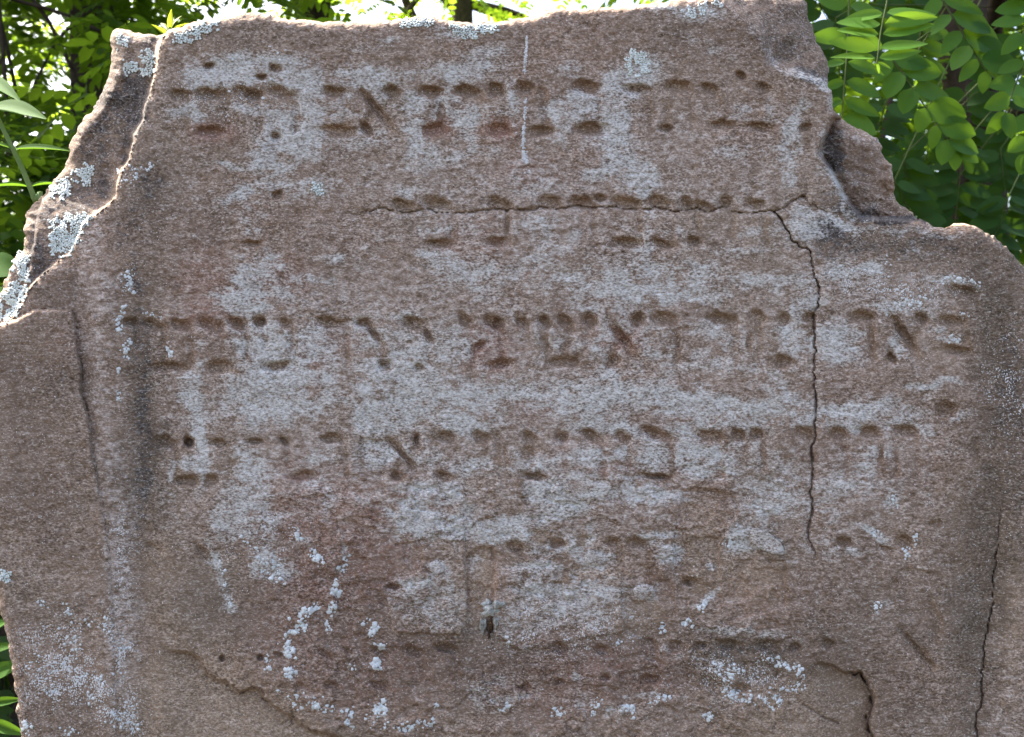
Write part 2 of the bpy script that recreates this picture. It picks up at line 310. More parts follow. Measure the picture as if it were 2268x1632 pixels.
blobs(LB, "562,742,62,40,.85;602,802,62,60,.75;572,882,52,60,.8;430,762,20,15,.6;422,872,22,44,.65;440,822,18,26,.6;540,852,40,40,.6;680,792,62,60,.65;660,862,84,40,.7;640,902,60,40,.75;800,732,32,40,.5;860,762,62,50,.55;900,702,44,12,.5;1010,762,62,50,.6;960,802,60,40,.5;872,852,84,60,.8;850,922,72,48,.85;950,882,74,40,.65;"
 "1050,902,62,60,.65;1000,942,64,28,.7;1090,862,84,30,.6;1180,872,94,28,.8;1280,882,104,38,.8;1380,842,84,28,.75;1450,762,62,50,.6;1480,882,94,28,.75;1342,762,38,50,.75;1330,940,84,22,.7;1600,742,62,40,.5;1560,902,94,34,.7;1680,902,74,24,.55;1742,882,50,38,.7;1762,742,38,50,.6;1830,745,62,30,.9;1900,762,34,34,.7;1860,922,94,26,.95;"
 "1905,925,26,32,1;1850,792,44,18,.6;1960,892,44,18,.7;2060,850,54,9,.65,-8;2112,840,26,10,.7,20;2100,752,28,9,.75;1984,762,20,34,.6;2000,922,50,28,.55;1502,960,84,18,.65;1640,1002,64,24,.5;1970,680,40,10,.5;700,740,60,30,.4;1220,760,60,40,.4;1560,800,80,30,.4;1700,820,60,20,.4;470,900,60,40,.3;760,900,60,40,.4;2080,730,30,8,.6;2120,920,40,14,.5;2050,960,40,12,.4")
blobs(LB, "440,990,17,100,.75;382,1060,9,44,.65;410,1030,20,20,.6;550,1062,52,80,.85;540,1132,52,40,.7;600,1152,34,22,.6;480,1150,20,40,.5;720,1012,64,20,.45;700,1082,44,30,.5;830,1012,44,28,.5;880,1002,44,20,.65;942,1012,44,24,.65;960,1082,84,24,.75;900,1132,52,30,.85;950,1172,84,30,.95;1050,1172,84,24,.85;1120,1190,54,14,.6;"
 "1180,1022,62,28,.65;1210,1092,44,28,.6;1240,1132,60,20,.6;1290,1012,64,18,.65;1380,1002,74,18,.65;1460,1012,74,28,.65;1570,1012,62,30,.9;1560,1042,44,14,.85;1390,1092,104,22,.9;1480,1102,44,18,.8;1270,1112,44,24,.75;1160,1152,64,11,.75;1680,1062,62,50,.5;1750,1082,44,40,.6;1700,1132,84,28,.55;1900,1052,64,40,.4;1830,1102,40,40,.35;"
 "1942,1002,28,18,.55;1976,1105,15,20,.8,30;1880,1222,60,12,.4;760,1110,60,20,.45;680,1140,40,20,.4;1330,1050,100,24,.5;1060,1040,60,24,.55;980,1130,80,24,.6;1640,940,100,20,.5")
blobs(LB, "1240,1212,62,28,.65;1330,1242,44,18,.75;1302,1200,11,52,.7;1440,1192,44,14,.65;1490,1222,26,44,.65;1190,1252,54,14,.65;1220,1292,84,28,.7;1310,1302,74,28,.7;1250,1350,140,44,.48;950,1330,90,70,.45;930,1290,60,20,.45;1430,1310,40,20,.8;1570,1322,32,9,.9,-38;1640,1190,34,34,.8;1700,1200,34,20,1,35;1120,1532,74,44,.45;1060,1545,20,36,.5;1290,1532,30,44,.6;1360,1575,30,14,.6;"
 "600,1242,38,48,.7;640,1262,32,30,.6;482,1252,11,64,.75,-25;512,1340,11,24,.7,-25;762,1204,10,24,.7;570,1260,14,40,.6;1140,1180,60,14,.6;960,1250,20,10,.7;985,1270,24,10,.7;1060,1240,20,40,.4;1160,1400,60,20,.5;1170,1440,60,14,.4;1480,1440,60,16,.45;1640,1400,110,10,.55;1560,1470,40,12,.4;1260,1480,20,30,.5;1430,1540,60,10,.5;680,1190,14,12,.7;540,1180,40,30,.6;1930,1180,40,9,.6,35;1960,1340,18,14,.3;1890,1560,14,8,.3")
DK = []  # dark stains, plus shade painted into the moulding groove and right shoulder
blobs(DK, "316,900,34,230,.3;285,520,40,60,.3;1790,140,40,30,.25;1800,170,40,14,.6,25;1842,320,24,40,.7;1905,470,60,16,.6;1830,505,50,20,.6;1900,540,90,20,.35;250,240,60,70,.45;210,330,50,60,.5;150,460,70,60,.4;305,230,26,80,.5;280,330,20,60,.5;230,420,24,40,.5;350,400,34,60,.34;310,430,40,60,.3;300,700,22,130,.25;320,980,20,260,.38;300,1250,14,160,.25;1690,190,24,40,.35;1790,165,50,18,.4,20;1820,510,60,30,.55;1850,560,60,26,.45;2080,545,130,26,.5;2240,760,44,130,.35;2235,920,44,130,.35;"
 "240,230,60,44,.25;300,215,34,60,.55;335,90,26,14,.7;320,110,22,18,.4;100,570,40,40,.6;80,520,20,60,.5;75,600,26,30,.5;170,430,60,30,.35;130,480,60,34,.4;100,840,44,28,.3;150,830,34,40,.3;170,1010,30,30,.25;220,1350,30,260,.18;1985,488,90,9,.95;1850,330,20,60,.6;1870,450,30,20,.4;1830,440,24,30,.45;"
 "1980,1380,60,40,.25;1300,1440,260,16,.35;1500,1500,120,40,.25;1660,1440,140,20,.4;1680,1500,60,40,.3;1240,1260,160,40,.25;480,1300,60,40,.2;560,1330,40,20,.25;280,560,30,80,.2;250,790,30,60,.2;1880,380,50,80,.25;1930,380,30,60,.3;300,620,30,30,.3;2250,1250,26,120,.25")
DP = []  # broad darker brown tone, plus shade painted into the mouldings and shoulder
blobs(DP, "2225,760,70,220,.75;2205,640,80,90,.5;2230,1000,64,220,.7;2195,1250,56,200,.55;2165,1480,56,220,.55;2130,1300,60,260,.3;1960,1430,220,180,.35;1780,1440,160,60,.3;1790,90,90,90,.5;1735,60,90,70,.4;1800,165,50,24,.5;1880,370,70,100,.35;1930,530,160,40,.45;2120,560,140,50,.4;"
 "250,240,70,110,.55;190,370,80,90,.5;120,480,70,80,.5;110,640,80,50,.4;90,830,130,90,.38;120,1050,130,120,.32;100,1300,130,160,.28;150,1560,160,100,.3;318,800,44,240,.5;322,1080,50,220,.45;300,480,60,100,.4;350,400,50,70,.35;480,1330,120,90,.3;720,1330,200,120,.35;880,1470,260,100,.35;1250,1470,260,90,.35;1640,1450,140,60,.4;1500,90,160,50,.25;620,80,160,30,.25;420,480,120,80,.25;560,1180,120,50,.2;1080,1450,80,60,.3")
RD = []
blobs(RD, "700,1150,220,90,.6;760,1280,180,80,.75;640,1380,120,80,.5;800,1480,220,100,.6;1200,1500,160,100,.55;1080,1300,40,80,.4;460,640,60,90,.55;620,620,80,50,.5;470,296,50,28,.7;1110,290,40,30,.8;966,288,34,26,.7;1160,380,60,40,.5;700,820,40,60,.4;680,1060,120,60,.5;1090,780,60,50,.7;1050,540,80,60,.4;1370,760,60,30,.5;1190,900,50,40,.5;1450,1490,80,60,.5;1340,1040,80,20,.4;"
 "1560,1120,70,60,.4;1700,1340,120,80,.3;440,700,60,20,.4;730,760,60,20,.4;1460,1300,40,60,.3;150,760,60,40,.3;1330,1480,80,80,.5;1240,1010,30,40,.4")
TN = []
blobs(TN, "240,250,40,60,.35;180,340,40,60,.35;290,190,16,40,.4;420,1560,150,110,.85;560,1610,120,70,.9;650,1640,80,30,.9;380,1500,60,40,.5;1800,1560,120,60,.6;1850,1530,80,50,.65;1750,1620,180,40,.6;1066,1290,30,80,.9;1560,1150,60,70,.7;1590,1270,70,50,.55;1420,1360,60,50,.75;1690,1290,60,50,.45;1320,1265,60,14,.6;1200,1188,30,16,.9;1298,1198,24,14,.8;2240,1420,40,200,.5;350,1250,40,80,.35;380,1380,40,60,.35;60,760,90,40,.25;2150,1180,50,80,.3")
VL = []  # pale film; the left column also paints light on the moulding ridge
blobs(VL, "190,560,24,90,.7;215,760,26,110,.7;235,980,24,140,.7;262,1180,26,140,.75;272,1420,28,190,.55;215,640,40,60,.5;290,1130,30,60,.5;1150,520,340,60,.55;1300,430,400,40,.4;1640,420,130,60,.35;900,640,260,60,.4;1750,600,120,60,.4;1950,1000,120,120,.35;1980,640,200,60,.4;700,700,380,60,.35;1400,320,240,80,.4;1000,400,240,60,.45;1850,1120,90,110,.35;1330,800,540,160,.4;1200,1050,600,140,.4;700,950,360,160,.35;2230,1550,60,160,.35;1900,560,90,40,.3;1250,1350,200,80,.35")
SPK = []
blobs(SPK, "120,1420,110,60,.6;200,1500,110,80,.75;260,1440,40,120,.5;120,1500,80,60,.6;60,1560,60,80,.4;270,1600,50,60,.9;270,1200,40,120,.5;280,620,20,40,.6;500,200,140,80,.4;2230,850,50,120,.6;1250,1380,200,80,.5;600,1200,120,80,.4;1600,1500,140,60,.6;1900,620,90,30,.7;2030,650,110,40,.6")

# ------------------------------------------------------------------ the stone: height field
step = 2.6
us = np.concatenate([np.arange(-140, -16, 12.0), np.arange(-10, 2278, step), np.arange(2286, 2400, 12.0)])
vs = np.concatenate([np.arange(-46, 1645, step), np.arange(1650, 1700, 6.0), np.arange(1710, 2990, 20.0)])
U, Vv = np.meshgrid(us.astype(np.float32), vs.astype(np.float32), indexing='ij')
NU, NV = U.shape
# slightly warped coordinates make every traced edge ragged like broken stone
WU = U + 3.0 * fbm(U, Vv, 1 / 34, octv=3, seed=1) + 1.2 * vnoise(U, Vv, 1 / 7, seed=5)
WV = Vv + 3.0 * fbm(U, Vv, 1 / 34, octv=3, seed=11) + 1.2 * vnoise(U, Vv, 1 / 7, seed=15)

def line_dist(pts, A, B, r=None, closed=False):
    d2 = np.full(A.shape, 1e12, np.float32)
    seg = list(zip(pts, pts[1:] + ([pts[0]] if closed else [])))
    if not closed: seg = seg[:len(pts) - 1]
    for (x0, y0), (x1, y1) in seg:
        if r is not None:
            i0 = np.searchsorted(us, min(x0, x1) - r); i1 = np.searchsorted(us, max(x0, x1) + r)
            j0 = np.searchsorted(vs, min(y0, y1) - r); j1 = np.searchsorted(vs, max(y0, y1) + r)
            if i1 <= i0 or j1 <= j0: continue
            sl = (slice(i0, i1), slice(j0, j1))
        else: sl = (slice(None), slice(None))
        a = A[sl]; b = B[sl]
        dx, dy = x1 - x0, y1 - y0; L = max(dx * dx + dy * dy, 1e-6)
        t = np.clip(((a - x0) * dx + (b - y0) * dy) / L, 0, 1)
        dd = (a - x0 - t * dx) ** 2 + (b - y0 - t * dy) ** 2
        d2[sl] = np.minimum(d2[sl], dd)
    return np.sqrt(d2)
def inside(pts, A, B):
    r = np.zeros(A.shape, bool)
    for (x0, y0), (x1, y1) in zip(pts, pts[1:] + [pts[0]]):
        if y0 == y1: continue
        c = ((y0 > B) != (y1 > B))
        r ^= c & (A < (x1 - x0) * (B - y0) / (y1 - y0) + x0)
    return r
def sdf(pts, A, B, r=None):
    d = np.minimum(line_dist(pts, A, B, r, True), 1e5); return np.where(inside(pts, A, B), d, -d)

dO = sdf(OUT, WU + 4.5 * (np.abs(vnoise(U, Vv, 1 / 26, seed=6)) - .3) + 2 * vnoise(U, Vv, 1 / 9, seed=7), WV + 4.5 * (np.abs(vnoise(U, Vv, 1 / 26, seed=8)) - .3))
dF = sdf(FRONT, WU, WV)
dL = sdf(LBLOCK, WU, WV, 160)
H = np.zeros_like(U)                              # mm towards the camera
# broad undulation, left moulding, sunk right margin
H += 1.6 * fbm(U, Vv, 1 / 260, octv=3, seed=20) + .55 * fbm(U, Vv, 1 / 46, 1 / 30, octv=3, seed=24)
lean = (Vv - 900) * .012
H += 2.6 * np.exp(-((U - 232 - lean) / 34) ** 2) * sstep(470, 620, Vv) - 2.0 * np.exp(-((U - 318 - lean) / 30) ** 2) * sstep(560, 700, Vv)
H -= 3.2 * np.exp(-((U - 2205 + .06 * (Vv - 700)) / 46) ** 2) * sstep(600, 800, Vv)
H += 2.2 * sstep(2190, 2260, U) * sstep(900, 1200, Vv)
# lower left block stands proud
amp = 4.6 * (1 - sstep(820, 1260, Vv)) + .7
H += amp * sstep(-1, 7, dL) - 1.2 * np.exp(-np.clip(dL, 0, 50) / 7) * (dL > 0)
# layers: behind the broken front layer
stw = np.where(U < 900, (15 - 10 * sstep(410, 480, Vv)) * (.75 + .7 * vnoise(U, Vv, 1 / 34, seed=36)), 9)
stw = np.maximum(stw, 3)
onF = sstep(-1, 0.16, dF / stw)
soft = sstep(-20, 6, dF)
cornerw = sstep(1560, 1600, U) * (Vv < 262)
onF = onF * (1 - cornerw) + soft * cornerw
backL = -(22 + .10 * np.clip(-dF, 0, 120)) * (1 - .55 * sstep(400, 520, Vv)) + 2.2 * fbm(U, Vv, 1 / 60, octv=3, seed=30)
ridge = line_dist([(262, 66), (280, 100), (272, 140), (262, 175), (245, 215), (205, 268), (185, 300), (160, 345)], WU, WV, 120)
backL += 3.0 * np.exp(-(np.minimum(ridge, 1e3) / 12) ** 2)
backR = np.where(Vv < 235, -(6 + .26 * np.clip(-dF, 0, 130)), -(24 - .02 * np.clip(-dF, 0, 130)) - 10 * np.exp(-np.clip(-dF, 0, 300) / 26)) + 3.0 * fbm(U, Vv, 1 / 40, octv=2, seed=34) + 1.8 * fbm(U, Vv, 1 / 50, octv=3, seed=33)
back = np.where(U < 900, backL, backR)
layer2 = sdf([(60, 470), (75, 452), (92, 441), (86, 470), (78, 510), (70, 560), (66, 600), (30, 690), (-80, 760), (-120, 500)], WU, WV, 200)
back = back - 5.0 * sstep(-3, 3, layer2) * (U < 900)
edge_round = 3.0 * np.exp(-np.clip(dF, 0, 200) / 9) * (dF > 0) * (dF < 60) * (U < 1560)
H = (H - edge_round) * onF + back * (1 - onF)
# spalls: recessed below (+) or left standing above (-) a broken edge
def spall(edge, poly, depth, decay, wid=5.0, taper=1.0):
    global H
    dE = np.minimum(line_dist(edge, WU, WV, decay * 4), 1e5)
    ins = inside(poly, WU, WV)
    f = np.where(ins, sstep(-wid * .2, wid, dE), sstep(wid * .2, -wid, np.minimum(dE, wid)) * 0)
    H -= depth * f * np.exp(-dE / decay) * taper
    return f * np.exp(-dE / decay)
S1 = [(340,1400),(356,1418),(384,1440),(405,1441),(419,1442),(440,1453),(448,1470),(454,1484),(478,1502),(503,1512),(520,1522),(530,1534),(538,1530),(558,1523),(575,1524),(589,1547),(617,1568),(645,1585),(687,1617),(742,1629),(800,1650),(850,1700)]
spall(S1, S1 + [(850,1900),(250,1900),(300,1500)], 8.5, 170, taper=sstep(345, 440, U))
S2 = [(1780,1478),(1806,1467),(1830,1470),(1848,1474),(1862,1484),(1876,1488),(1895,1488),(1908,1491),(1918,1509),(1922,1522),(1928,1533),(1930,1545),(1932,1558),(1925,1575),(1922,1586),(1925,1610),(1932,1632),(1945,1700)]
spall(S2, S2 + [(1945,1900),(1500,1900),(1500,1600),(1640,1560),(1740,1500)], 9.0, 150, taper=sstep(1770, 1870, U))
G1 = [(872,1177),(890,1192),(906,1202),(931,1219),(935,1240),(928,1262),(900,1275),(880,1282),(850,1292),(833,1303),(850,1325),(861,1341),(864,1365),(868,1392),(879,1402),(920,1405),(966,1406),(1018,1408),(1030,1395),(1034,1376),(1035,1330),(1034,1289),(1030,1250),(1028,1225)]
spall(G1, G1 + [(1028,1150),(880,1120)], -2.6, 110)
G2 = [(1030,1228),(1045,1216),(1070,1209),(1094,1212),(1098,1240),(1097,1271),(1092,1300),(1095,1334)]
spall(G2, [(1030,1228)] + G2 + [(1090,1400),(1036,1400),(1034,1300)], 3.2, 90)
G3 = [(1095,1334),(1088,1370),(1090,1400),(1115,1421),(1140,1436),(1164,1442),(1185,1437),(1199,1439),(1235,1425),(1300,1415),(1384,1400),(1390,1360),(1373,1327)]
spall(G3, G3 + [(1380,1260),(1100,1260)], -2.4, 80)
G4 = [(1373,1327),(1390,1315),(1404,1328),(1425,1329),(1445,1310),(1450,1285),(1481,1282),(1490,1300),(1495,1324),(1499,1345),(1499,1359),(1480,1380),(1462,1400)]
spall(G4, G4 + [(1440,1420),(1384,1400)], 2.8, 90)
G5 = [(1490,1180),(1502,1130),(1509,1086),(1540,1076),(1580,1082),(1620,1092),(1638,1118),(1628,1149),(1612,1168),(1610,1181),(1590,1209)]
spall(G5, G5 + [(1600,1330),(1500,1320)], 2.8, 110)
G6 = [(1490,1310),(1500,1290),(1530,1276),(1560,1284)]
spall(G6, G6 + [(1560,1340),(1500,1340)], 2.0, 40)
G7 = [(1738,1240),(1744,1262),(1741,1290),(1745,1310),(1740,1345)]
spall(G7, G7 + [(1600,1380),(1600,1240)], 2.2, 120)
G8 = [(1400,1050),(1410,1043),(1430,1049),(1470,1050)]
spall(G8, G8 + [(1470,1080),(1400,1075)], 2.6, 24)
G9 = [(1265,1250),(1290,1252),(1320,1248),(1345,1240)]
spall(G9, G9 + [(1350,1290),(1265,1290)], 2.0, 40)
G10 = [(800,965),(830,972),(862,972),(868,985),(880,1006)]
spall(G10, G10 + [(860,1060),(780,1060)], 2.0, 60)
G11 = [(1985,1262),(2010,1256),(2040,1258),(2062,1268)]
spall(G11, G11 + [(2060,1300),(1990,1300)], 1.8, 30)
# letters
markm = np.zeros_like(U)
for (mu, mv, w, h, a, dz) in MK:
    R = max(w, h) * .9 + 8
    i0, i1 = np.searchsorted(us, [mu - R, mu + R]); j0, j1 = np.searchsorted(vs, [mv - R, mv + R])
    if i1 <= i0 or j1 <= j0: continue
    sl = (slice(i0, i1), slice(j0, j1)); a = math.radians(a)
    x = U[sl] - mu + 3.2 * vnoise(U[sl], Vv[sl], 1 / 15, seed=50); y = Vv[sl] - mv + 3.2 * vnoise(U[sl], Vv[sl], 1 / 15, seed=51)
    p = (x * math.cos(a) + y * math.sin(a)) / (w * .5); q = (-x * math.sin(a) + y * math.cos(a)) / (h * .5)
    t = np.sqrt(np.abs(p) ** 2.4 + np.abs(q) ** 2.4 + 1e-9) ** (1 / 1.2)
    f = 1 - sstep(.3, 1.4, t)
    # floor slopes out towards the bottom: upper lip steep and overhung, lower lip worn
    lip = .62 + .38 * np.clip(.5 - y / h, 0, 1)
    H[sl] -= dz * (1.5 if h < 1.8 * w else .5) * f * lip
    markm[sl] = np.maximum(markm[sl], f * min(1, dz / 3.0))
def stroke(pts, w, dz):
    us_ = [p[0] for p in pts]; vs_ = [p[1] for p in pts]; R = w * 3 + 8
    i0, i1 = np.searchsorted(us, [min(us_) - R, max(us_) + R]); j0, j1 = np.searchsorted(vs, [min(vs_) - R, max(vs_) + R])
    sl = (slice(i0, i1), slice(j0, j1))
    A = U[sl] + 3.0 * vnoise(U[sl], Vv[sl], 1 / 17, seed=52); B = Vv[sl] + 3.0 * vnoise(U[sl], Vv[sl], 1 / 17, seed=53)
    d2 = np.full(A.shape, 1e9, np.float32)
    for (x0, y0), (x1, y1) in zip(pts, pts[1:]):
        dx, dy = x1 - x0, y1 - y0; L = max(dx * dx + dy * dy, 1e-6)
        t = np.clip(((A - x0) * dx + (B - y0) * dy) / L, 0, 1)
        d2 = np.minimum(d2, (A - x0 - t * dx) ** 2 + (B - y0 - t * dy) ** 2)
    wear = np.clip(.75 + .6 * vnoise(U[sl], Vv[sl], 1 / 40, seed=54), .15, 1.2)
    f = np.exp(-(d2 / (w * w)) ** 1.3) * wear
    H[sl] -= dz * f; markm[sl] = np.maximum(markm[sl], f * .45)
T1, B1, T2, B2, T3, B3, T4, B4 = 206, 290, 454, 540, 712, 804, 966, 1060
bars = [(385,415,T1),(436,500,T1+2),(520,577,T1),(592,656,T1),(720,765,T1),(932,978,T1),(1012,1062,T1),(1084,1118,T1),(1142,1205,T1-6),(1272,1326,T1-8),(1384,1436,T1-6),(1472,1528,T1-8),(1555,1588,T1-6),
 (440,504,294),(718,782,292),(944,992,290),(1082,1126,290),(1172,1224,292),(1272,1346,290),(1575,1628,280),(1655,1706,284),
 (872,914,T2+4),(940,1002,T2),(1078,1128,T2),(1196,1244,T2-3),(1262,1316,T2-4),(1358,1418,T2-2),(1436,1486,T2-2),(1506,1546,T2+2),(1594,1622,T2-2),(1650,1694,T2),(942,1004,B2),(1074,1130,B2-3),(1358,1416,B2-2),(1442,1496,B2+3),
 (276,302,T3),(320,368,T3+8),(380,424,T3+6),(446,490,T3+4),(512,548,T3+4),(704,770,T3+2),(896,944,T3+2),(1072,1112,T3),(1446,1500,T3-5),(1572,1626,T3-5),(1884,1934,T3-9),(2080,2136,T3),(344,412,813),(458,516,813),(580,648,811),(1080,1130,808),(1214,1272,803),(1704,1758,802),(2072,2148,779),
 (346,392,T4+12),(462,512,T4+14),(542,640,T4+11),(715,764,T4+7),(965,1014,T4+4),(1046,1106,T4),(1292,1334,T4),(1420,1490,T4-2),(1545,1596,T4),(1756,1802,T4-6),(1838,1872,T4-6),(1898,1946,T4-9),(1980,2030,T4-10),(390,438,1065),(648,694,1055),(966,1004,1055),(1110,1204,1055),(1422,1484,1054),
 (1128,1160,1212),(1220,1250,1206),(1340,1370,1203),(1390,1436,1204),(1480,1520,1206),(1860,1890,1204),(1990,2020,1204),(905,935,1442),(970,1010,1437),(1226,1256,1436),(1416,1458,1430),(1484,1518,1432),(1592,1646,1428),(1676,1718,1428)]
for (x0, x1, y) in bars: stroke([(x0, y - 3), ((x0 + x1) / 2, y + 1), (x1, y + 2)], 9, 1.05 if 690 < y < 830 else .9)
verts = [(413,T1,286),(500,T1,292),(576,T1,288),(655,T1,290),(612,262,300),(765,T1,290),(978,T1,288),(1061,T1,284),(1117,T1,288),(1206,T1-6,290),(1326,T1-8,288),(1436,T1-6,286),(1528,T1-8,284),(1478,238,286),(1588,T1-6,240),
 (1002,T2,B2),(1126,T2,B2),(1243,T2,B2),(1314,T2,B2),(1416,T2,B2),(1486,T2,B2),(1544,T2,B2),(1620,T2,520),(1692,T2,B2),(912,T2,530),(1290,470,535),
 (302,T3,760),(366,T3,800),(423,T3,812),(490,T3,812),(546,T3,790),(588,T3,760),(648,T3,810),(768,T3,806),(946,T3,806),(1046,T3,830),(1112,T3,806),(1498,T3,802),(1628,T3,800),(1930,T3,792),(2138,T3,778),(1166,700,760),(1678,T3,790),(1742,T3,770),(1795,T3,750),
 (392,T4,1062),(510,T4,1050),(638,T4,1056),(764,T4,1050),(1012,T4,1056),(1104,T4,1054),(1172,T4,1054),(1250,T4,1050),(1334,T4,1052),(1392,T4,1050),(1488,T4,1052),(1594,T4,1052),(1650,T4,1010),(1690,T4,1040),(1800,T4,1050),(1872,T4,1040),(1944,T4,1050),(2028,T4,1048),(1985,1000,1048),
 (1160,1212,1290),(1250,1206,1285),(1372,1204,1288),(1436,1206,1290),(1520,1206,1288),(936,1442,1500),(1010,1436,1500),(1256,1436,1505),(1458,1432,1505),(1518,1432,1505),(1646,1430,1505),(1718,1430,1500)]
for (x, y0, y1) in verts: stroke([(x - 3, y0), (x + 1, (y0 + y1) / 2), (x + 2, y1)], 8, 1.5 if 690 < y0 < 720 else 1.15)
for dg in ([(803,206),(830,240),(872,290)],[(868,196),(866,222),(848,246)],[(812,290),(812,268),(826,246)],[(1352,708),(1386,756),(1420,802)],[(1408,702),(1410,728),(1392,752)],[(1354,806),(1352,784),(1372,760)],[(1968,700),(2002,744),(2042,790)],[(2042,700),(2042,722),(2024,748)],
 [(1970,796),(1970,776),(1990,756)],[(862,971),(900,1016),(942,1058)],[(920,972),(924,990),(908,1010)],[(873,1058),(876,1040),(890,1020)],[(1204,708),(1206,760),(1222,803)],[(1256,712),(1262,745),(1250,780)],[(1306,710),(1304,750),(1272,800)],[(806,716),(838,744),(852,806)],[(1995,1397),(2030,1434),(2064,1476)],[(2060,1330),(2075,1376),(2070,1420)]):
    stroke(dg, 10, 1.9)
for (mu, mv, r, dz) in HOLES:
    d = np.hypot(U - mu, Vv - mv); H -= dz * (1 - sstep(.5, 1.1, d / r))
# cracks
crackm = np.zeros_like(U)
for key, (pts, w, dz) in CR.items():
    d = np.minimum(line_dist(pts, WU + 2.6 * vnoise(U, Vv, 1 / 10, seed=62) + 2.2 * vnoise(U, Vv, 1 / 24, seed=63), WV + 2.6 * vnoise(U, Vv, 1 / 10, seed=64), 40), 1e3)
    ww = w * (1 + .45 * vnoise(U, Vv, 1 / 18, seed=60) + .35 * vnoise(U, Vv, 1 / 60, seed=61))
    if key in ('c1', 'c4', 'c5', 'c6', 'c3', 'c2', 'c7', 'c8', 'c9', 's1', 's2'):
        e0, e1 = pts[0], pts[-1]
        if key in ('c1', 'c5', 'c6', 's1'): ww = ww * np.clip(np.hypot(U - e0[0], Vv - e0[1]) / 110, .2, 1)
        if key in ('c4', 'c6', 'c3', 'c2', 'c7', 'c8'): ww = ww * np.clip(np.hypot(U - e1[0], Vv - e1[1]) / 110, .2, 1)
    ww = np.maximum(ww, .3)
    f = (1 - sstep(.15, 1.15, d / np.maximum(ww, 1.35))) * np.clip(ww / 1.35, 0, 1)
    if key == 'c1': f = f * sstep(690, 900, U) ; 
    H -= dz * f * 1.1 + .8 * np.exp(-(d / 11) ** 2)
    crackm = np.maximum(crackm, f)
# thin flaking skins and pits
mid = sstep(480, 760, U) * (1 - sstep(1700, 1850, U)) * sstep(960, 1120, Vv)
ter = fbm(U, Vv, 1 / 70, 1 / 46, octv=4, seed=66, gain=.55); ter2 = fbm(U, Vv, 1 / 44, 1 / 30, octv=4, seed=72, gain=.6)
H += onF * ((.35 + 1.1 * mid) * sstep(-.025, .03, ter) + (.25 + .8 * mid) * sstep(.10, .15, ter2))
H -= .7 * sstep(.5, .8, vnoise(U, Vv, 1 / 9, 1 / 7, seed=68)) * sstep(-.1, .4, fbm(U, Vv, 1 / 120, octv=2, seed=69) + .1)
# fine relief
grain = fbm(U, Vv, 1 / 16, 1 / 9, octv=3, seed=70)
H += .34 * grain
H -= (1 - onF) * 3.2 * np.abs(fbm(U + .6 * Vv, Vv - .5 * U, 1 / 60, 1 / 34, octv=3, seed=76))
H += .5 * (1 - onF) * fbm(U, Vv, 1 / 14, octv=3, seed=75)
# rounded, ragged outer edge (the front corner of the slab is worn)
r = 20 + 8 * fbm(U, Vv, 1 / 70, octv=2, seed=80)
top = (U > 380) & (Vv < 130)
r = np.where((U < 330) & (Vv < 640), 27 + 9 * fbm(U, Vv, 1 / 70, octv=2, seed=82), r)
r = np.where(top, 21 + 8 * fbm(U, Vv, 1 / 80, octv=2, seed=81), r)
q = np.clip((r - dO) / r, 0, 1)
H -= (r * S * 1000) * (1 - np.sqrt(np.clip(1 - q * q, 0, 1))) * 1.25

# ---- masks (stone colour with some painted light and shade: lichen film, soot, iron red, fresh tan, pale veil)
def paint(lst, warp=14, seed=90):
    M = np.zeros_like(U)
    A = U + warp * fbm(U, Vv, 1 / 42, octv=4, seed=seed, gain=.62) + 5 * fbm(U, Vv, 1 / 10, octv=2, seed=seed + 4)
    B = Vv + warp * .9 * fbm(U, Vv, 1 / 42, octv=4, seed=seed + 6, gain=.62) + 4 * fbm(U, Vv, 1 / 10, octv=2, seed=seed + 14)
    for (mu, mv, ru, rv, s, a) in lst:
        R = max(ru, rv) * 1.6 + 22
        i0, i1 = np.searchsorted(us, [mu - R, mu + R]); j0, j1 = np.searchsorted(vs, [mv - R, mv + R])
        if i1 <= i0 or j1 <= j0: continue
        sl = (slice(i0, i1), slice(j0, j1)); a = math.radians(a)
        x = A[sl] - mu; y = B[sl] - mv
        p = (x * math.cos(a) + y * math.sin(a)) / ru; q = (-x * math.sin(a) + y * math.cos(a)) / rv
        f = s * (1 - sstep(.3, 1.6, np.sqrt(p * p + q * q)))
        M[sl] = 1 - (1 - M[sl]) * (1 - f)
    return M
LI = paint(LB, 16, 90); RD0 = paint(RD, 20, 130)
streak = fbm(U, Vv, 1 / 60, 1 / 13, octv=4, seed=110, gain=.6)
blot = fbm(U, Vv, 1 / 34, 1 / 24, octv=4, seed=112, gain=.7)
low = sstep(120, 260, Vv) * sstep(260, 420, U) * (1 - sstep(2040, 2160, U)) * (1 - sstep(1180, 1420, Vv))
LI = LI * (1 + .55 * streak + .8 * blot) + (.10 * streak + .34 * blot + .06) * low
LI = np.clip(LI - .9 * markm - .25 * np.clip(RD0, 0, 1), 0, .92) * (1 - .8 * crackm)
ROSM = None
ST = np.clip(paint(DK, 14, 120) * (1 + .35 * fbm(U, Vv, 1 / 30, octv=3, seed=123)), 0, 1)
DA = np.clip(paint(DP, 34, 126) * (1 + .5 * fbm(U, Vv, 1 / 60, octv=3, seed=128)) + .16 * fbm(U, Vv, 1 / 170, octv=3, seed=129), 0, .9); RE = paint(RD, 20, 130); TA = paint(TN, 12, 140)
TA = np.maximum(TA, .75 * ((dF > -18) & (dF < 5) & (U < 900)) * sstep(-.5, .3, fbm(U, Vv, 1 / 30, octv=2, seed=145)))
